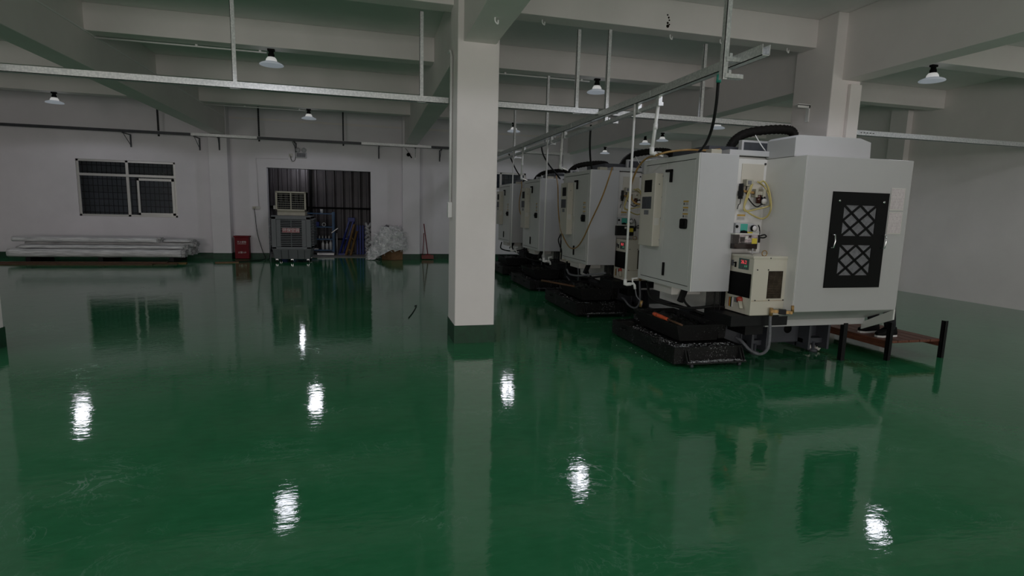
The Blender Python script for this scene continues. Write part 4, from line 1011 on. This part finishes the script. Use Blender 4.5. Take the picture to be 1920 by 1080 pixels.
# notices on the nearest enclosure
for q, (z0, z1, n) in enumerate(((1.64, 1.862, 'upper printed paper notice on the nearest enclosure, right of the black side door'), (1.405, 1.625, 'lower pinkish printed paper notice on the nearest enclosure, right of the black side door'))):
    t = thing('paper_notice', n, 'notice', (5.11, 4.44, z0), 'paper notices on the enclosure')
    MB().box(5.026-.012*q*0, 5.20, 4.4445, 4.4475, z0, z1).build('sleeve', 'label', t)
    MB().box(5.034, 5.192, 4.4425, 4.4445, z0+.012, z1-.01).build('sheet', 'paper', t)

# ------------------------------------------------------------------ pipes, cables and hoses above the machines
def water_drop(x, y, z0, label):
    t = thing('water_pipe', label, 'pipe', (x, y, z0), 'white water pipes with taps')
    MB().cyl((x, y, z0+.02), (x, y, 2.75), .0135, 12).build('pipe', 'pvc', t)
    MB().tube([(x, y, z0+.06), (x, y, z0), (x+.02, y, z0), (x+.07, y-.01, z0+.005)], .021, 12, False).build('elbow', 'pvc', t)
    tp = MB().tube([(x+.06, y-.01, z0+.005), (x+.10, y-.01, z0+.01), (x+.115, y-.01, z0-.01), (x+.125, y-.01, z0-.055)], .015, 10, False).build('tap', 'pvc', t)
    MB().cyl((x+.088, y-.01, z0+.02), (x+.088, y-.01, z0+.065), .009, 8).bar((x+.075, y-.01, z0+.068), (x+.145, y-.01, z0+.075), .02, .012).build('tap_lever', 'pvc', tp)
    return t
def air_drop(x, y, z0, label, lean):
    t = thing('air_pipe', label, 'pipe', (x, y, z0), 'short white air pipes')
    MB().cyl((x+lean, y, 2.75), (x, y, z0+.03), .019, 12).build('pipe', 'pvc', t)
    MB().cyl((x+lean*.45, y, z0+.24), (x+lean*.5, y, z0+.30), .024, 12).build('coupling', 'pvc', t)
    MB().tube([(x, y, z0+.06), (x, y, z0), (x+.04, y-.01, z0-.005)], .026, 12, False).build('elbow', 'pvc', t)
    MB().bar((x+.03, y-.01, z0), (x+.12, y-.02, z0-.03), .018, .018).box(x+.05, x+.10, y-.03, y, z0+.008, z0+.016).build('ball_valve', 'chrome', t)
    return t
for q, (u, v0, lab) in enumerate(((1170, 533, 'long white water pipe with a tap before the second machine, nearest of the three'), (1017, 490, 'long white water pipe with a tap in front of the third machine'), (956, 470, 'long thin white water pipe with a tap beside the fourth machine, farthest of the three'))):
    p = at(u+2, v0, x=2.87); water_drop(2.87, p.y, p.z, lab)
for q, (u, v0, lean, lab) in enumerate(((1222, 287, .03, 'short thick white air pipe ending above the nearest machine, nearest of the three'), (1050.5, 315, 0, 'short white air pipe ending above the second machine'), (977.5, 335, 0, 'short white air pipe ending above the third machine, near the column'))):
    p = at(u, v0, x=2.88); air_drop(2.88, p.y, p.z, lab, lean+.02)
def pix_hose(label, pts, r, m, name='hose', cat='hose', group=None):
    """pts: (u, v, x) – a hose point seen at (u, v) in the upright plane x"""
    return tag(MB().tube([at(u, v, x=x) for u, v, x in pts], r, 8, True, 7).build(name, m), label, cat, group)
t = thing('power_cable', 'thick black power cable with a green connector dropping from the rail to the nearest cabinet', 'cable', at(1348, 135, x=2.92), 'black power cables to the machines')
MB().tube([at(1347, 150, x=2.92), at(1343, 195, x=2.95), at(1335, 240, x=3.0), at(1323, 270, x=3.1), at(1310, 285, x=3.2), at(1304, 291, x=3.3)], .0135, 10).build('cable', 'rubber', t)
MB().cyl(at(1349, 138, x=2.92), at(1347, 155, x=2.92), .021, 12).build('connector', 'teal', t); MB().cyl(at(1349.5, 130, x=2.92), at(1349, 140, x=2.92), .024, 12).build('gland', 'pvc', t)
GC = 'black power cables to the machines'
pix_hose('black power cable hanging straight from the rail to the second cabinet', [(1108, 234, 2.95), (1106, 268, 2.98), (1107, 298, 3.05), (1110, 318, 3.15), (1112, 323, 3.25)], .0135, 'rubber', 'power_cable', 'cable', GC)
pix_hose('black power cable curving from the rail down to the third cabinet', [(1015, 272, 2.95), (1018, 288, 2.97), (1028, 307, 3.02), (1043, 326, 3.12), (1050, 335, 3.25)], .0135, 'rubber', 'power_cable', 'cable', GC)
pix_hose('black power cable curving from the rail down to the farthest cabinet, beside the white column', [(954, 288, 3.0), (960, 302, 3.02), (969, 321, 3.08), (980, 336, 3.15), (987, 343, 3.3)], .0135, 'rubber', 'power_cable', 'cable', GC)
GH = 'amber air hoses'
pix_hose('amber air hose from the nearest short pipe lying over the top of the nearest cabinet', [(1230, 291, 2.92), (1240, 288, 2.95), (1258, 284, 3.05), (1290, 281, 3.25), (1325, 282, 3.4), (1350, 280, 3.6)], .011, 'hosey', group=GH)
pix_hose('amber air hose curving down from the nearest short pipe to the second machine', [(1232, 291, 2.92), (1212, 297, 2.92), (1196, 315, 2.93), (1184, 345, 2.95), (1182, 366, 2.98), (1190, 380, 3.02), (1203, 384, 3.06)], .011, 'hosey', group=GH)
pix_hose('amber air hose hanging in a deep loop across the second cabinet', [(1148, 314, 3.07), (1143, 330, 3.02), (1128, 372, 3.0), (1108, 415, 2.99), (1094, 446, 2.99), (1082, 463, 3.0), (1070, 465, 3.0), (1060, 452, 3.0), (1051, 428, 3.0), (1047, 395, 3.0), (1046, 350, 3.02), (1043, 330, 3.06)], .010, 'hosey', group=GH)
pix_hose('amber air hose hanging down along the fourth cabinet', [(978, 340, 3.1), (978, 352, 3.08), (974, 375, 3.06), (974, 393, 3.06), (979, 410, 3.08)], .010, 'hosey', group=GH)
pix_hose('thin dark hose hanging between the second and third machines', [(1051, 440, 3.02), (1047, 450, 3.02), (1050, 462, 3.02), (1053, 470, 3.02), (1052, 486, 3.05)], .010, 'rubber')
pix_hose('pale hose sagging under the second cabinet', [(1063, 505, 2.98), (1068, 514, 2.98), (1085, 517, 3.0), (1105, 515, 3.05), (1135, 512, 3.15)], .014, 'net')
t = pix_hose('grey cord with a brass end hanging beside the nearest chip bin', [(1191, 540, 3.0), (1194, 556, 3.0), (1203, 566, 2.99), (1202, 574, 2.985)], .007, 'net', 'cord', 'cable')
MB().cyl(at(1203, 564, x=2.985), at(1201, 575, x=2.985), .016, 10).build('brass_fitting', 'brass', t)

# ------------------------------------------------------------------ operator platform and operator
t = thing('work_platform', 'low wooden operator platform with black angle-iron posts at the front of the nearest machine', 'platform', (5.95, 5.4, 0))
dk = MB()
for q in range(5): dk.box(5.555+q*.155, 5.70+q*.155, 4.74, 6.35, .185, .212)
dk.build('deck', 'woodr', t, .003)
MB().box(5.55, 5.57, 4.74, 6.35, .13, .185).build('side_rail', 'woodr', t); MB().box(6.30, 6.32, 4.74, 6.35, .13, .185).build('side_rail', 'woodr', t)
for x, y in ((5.53, 4.70), (6.30, 4.70), (5.53, 6.33), (6.30, 6.33)):
    h = .43 if y < 5 else .2
    MB().box(x, x+.045, y, y+.006, 0, h).box(x, x+.006, y, y+.045, 0, h).build('angle_post', 'blackm', t)

def person():
    t = thing('person', 'person in dark trousers and white-soled black shoes standing on the wooden platform', 'person', (5.78, 5.05, .213))
    G0 = .213
    def skin(name, verts, edges, m, sub=2):
        me = bpy.data.meshes.new(name); me.from_pydata([Vector(v[:3])-Vector(t.location) for v in verts], edges, []); me.materials.append(MT[m])
        o = bpy.data.objects.new(name, me); COL.objects.link(o); o.parent = t
        sk = o.modifiers.new('skin', 'SKIN'); sk.use_smooth_shade = True
        for i, v in enumerate(verts): me.skin_vertices[0].data[i].radius = (v[3], v[4] if len(v) > 4 else v[3])
        me.skin_vertices[0].data[0].use_root = True
        s = o.modifiers.new('sub', 'SUBSURF'); s.levels = sub; s.render_levels = sub
        return o
    fx_, y = 5.80, 5.05
    x = 5.66
    L = []; E = []
    def chain(start, pts):
        p = start
        for v in pts:
            L.append(v); E.append((p, len(L)-1)); p = len(L)-1
        return p
    L.append((x+.03, y, G0+.93, .12))
    for s in (-1, 1):
        yy = y+s*.09
        chain(0, [(x+.03, yy, G0+.85, .08), (x+.07, yy+s*.01, G0+.50, .058), (fx_+.01, yy+s*.02, G0+.12, .046)])
    chest = chain(0, [(x, y, G0+1.10, .115), (x-.04, y, G0+1.32, .125), (x-.06, y, G0+1.43, .075)])
    for s in (-1, 1):
        chain(chest-1, [(x-.04, y+s*.17, G0+1.38, .05), (x-.05, y+s*.22, G0+1.10, .042), (x-.20, y+s*.19, G0+.98, .033), (x-.24, y+s*.19, G0+.975, .028)])
    chain(chest, [(x-.075, y, G0+1.49, .05), (x-.08, y, G0+1.55, .06)])
    body = skin('body', L, E, 'jacket')
    # trousers, jacket hem and face are pieces over the body
    V = [(x+.03, y, G0+.95, .135)]; Ed = []
    for s in (-1, 1):
        yy = y+s*.09; V += [(x+.03, yy, G0+.84, .092), (x+.07, yy+s*.01, G0+.50, .072), (fx_+.01, yy+s*.02, G0+.06, .06)]
        n = len(V); Ed += [(0, n-3), (n-3, n-2), (n-2, n-1)]
    skin('trousers', V, Ed, 'trouser')
    x -= .06
    hd = MB().lathe((x-.035, y, G0+1.62), [(0, -.115), (.045, -.10), (.068, -.05), (.080, .01), (.078, .06), (.055, .105), (0, .118)], 18).build('head', 'skin', t)
    MB().prism([(x-.11, y-.012, G0+1.60), (x-.11, y+.012, G0+1.60), (x-.105, y, G0+1.645)], (-.025, 0, -.004)).build('nose', 'skin', hd)
    for s in (-1, 1):
        MB().lathe((x-.107, y+s*.03, G0+1.645), [(0, -.006), (.010, -.003), (.011, .004)], 10, 'x').build('eye', 'ink', hd)
        MB().lathe((x-.03, y+s*.078, G0+1.62), [(0, -.01), (.02, -.008), (.024, .008), (0, .01)], 10, 'y').build('ear', 'skin', hd)
    MB().box(x-.112, x-.10, y-.022, y+.022, G0+1.565, G0+1.573).build('mouth', 'redknob', hd)
    MB().lathe((x-.022, y, G0+1.66), [(.085, -.03), (.090, .02), (.075, .075), (.04, .098), (0, .102)], 18).build('hair', 'hair', t)
    x += .06
    for s in (-1, 1):
        hx, hy, hz = x-.24, y+s*.19, G0+.975
        pal = skin('hand', [(hx, hy, hz, .026, .018), (hx-.05, hy, hz-.004, .034, .014), (hx-.08, hy, hz-.008, .030, .012)], [(0, 1), (1, 2)], 'skin', 2)
        fg = []
        for q, (off, ln) in enumerate(((-.027, .055), (-.009, .066), (.009, .062), (.026, .048))):
            V = [(hx-.075, hy+off, hz-.008, .0085), (hx-.075-ln*.55, hy+off*1.1, hz-.016, .008), (hx-.075-ln, hy+off*1.1, hz-.045, .007)]
            f_ = skin('finger', V, [(0, 1), (1, 2)], 'skin', 1); f_.parent = t
        skin('thumb', [(hx-.03, hy-s*.03, hz-.006, .011), (hx-.055, hy-s*.055, hz-.014, .009), (hx-.085, hy-s*.058, hz-.025, .008)], [(0, 1), (1, 2)], 'skin', 1)
    for s in (-1, 1):
        x = fx_
        yy = y+s*.115
        sl = [(x+.075, yy-.035), (x-.06, yy-.045), (x-.15, yy-.048), (x-.195, yy-.02), (x-.195, yy+.02), (x-.15, yy+.048), (x-.06, yy+.045), (x+.075, yy+.035)]
        sh = MB().loft([[(a, b_, G0+.022) for a, b_ in sl], [(a, b_, G0+.055) for a, b_ in sl], [((a-x+.03)*.8+x-.02 if a > x-.1 else (a-x)*.9+x, (b_-yy)*.8+yy, G0+(.115 if a > x-.1 else .065)) for a, b_ in sl]], True).build('shoe', 'black', t, .006)
        MB().loft([[(a, b_*1.0, G0) for a, b_ in sl], [(a, b_, G0+.024) for a, b_ in sl]]).build('shoe_sole', 'sole', sh, .004)
    return t
person()
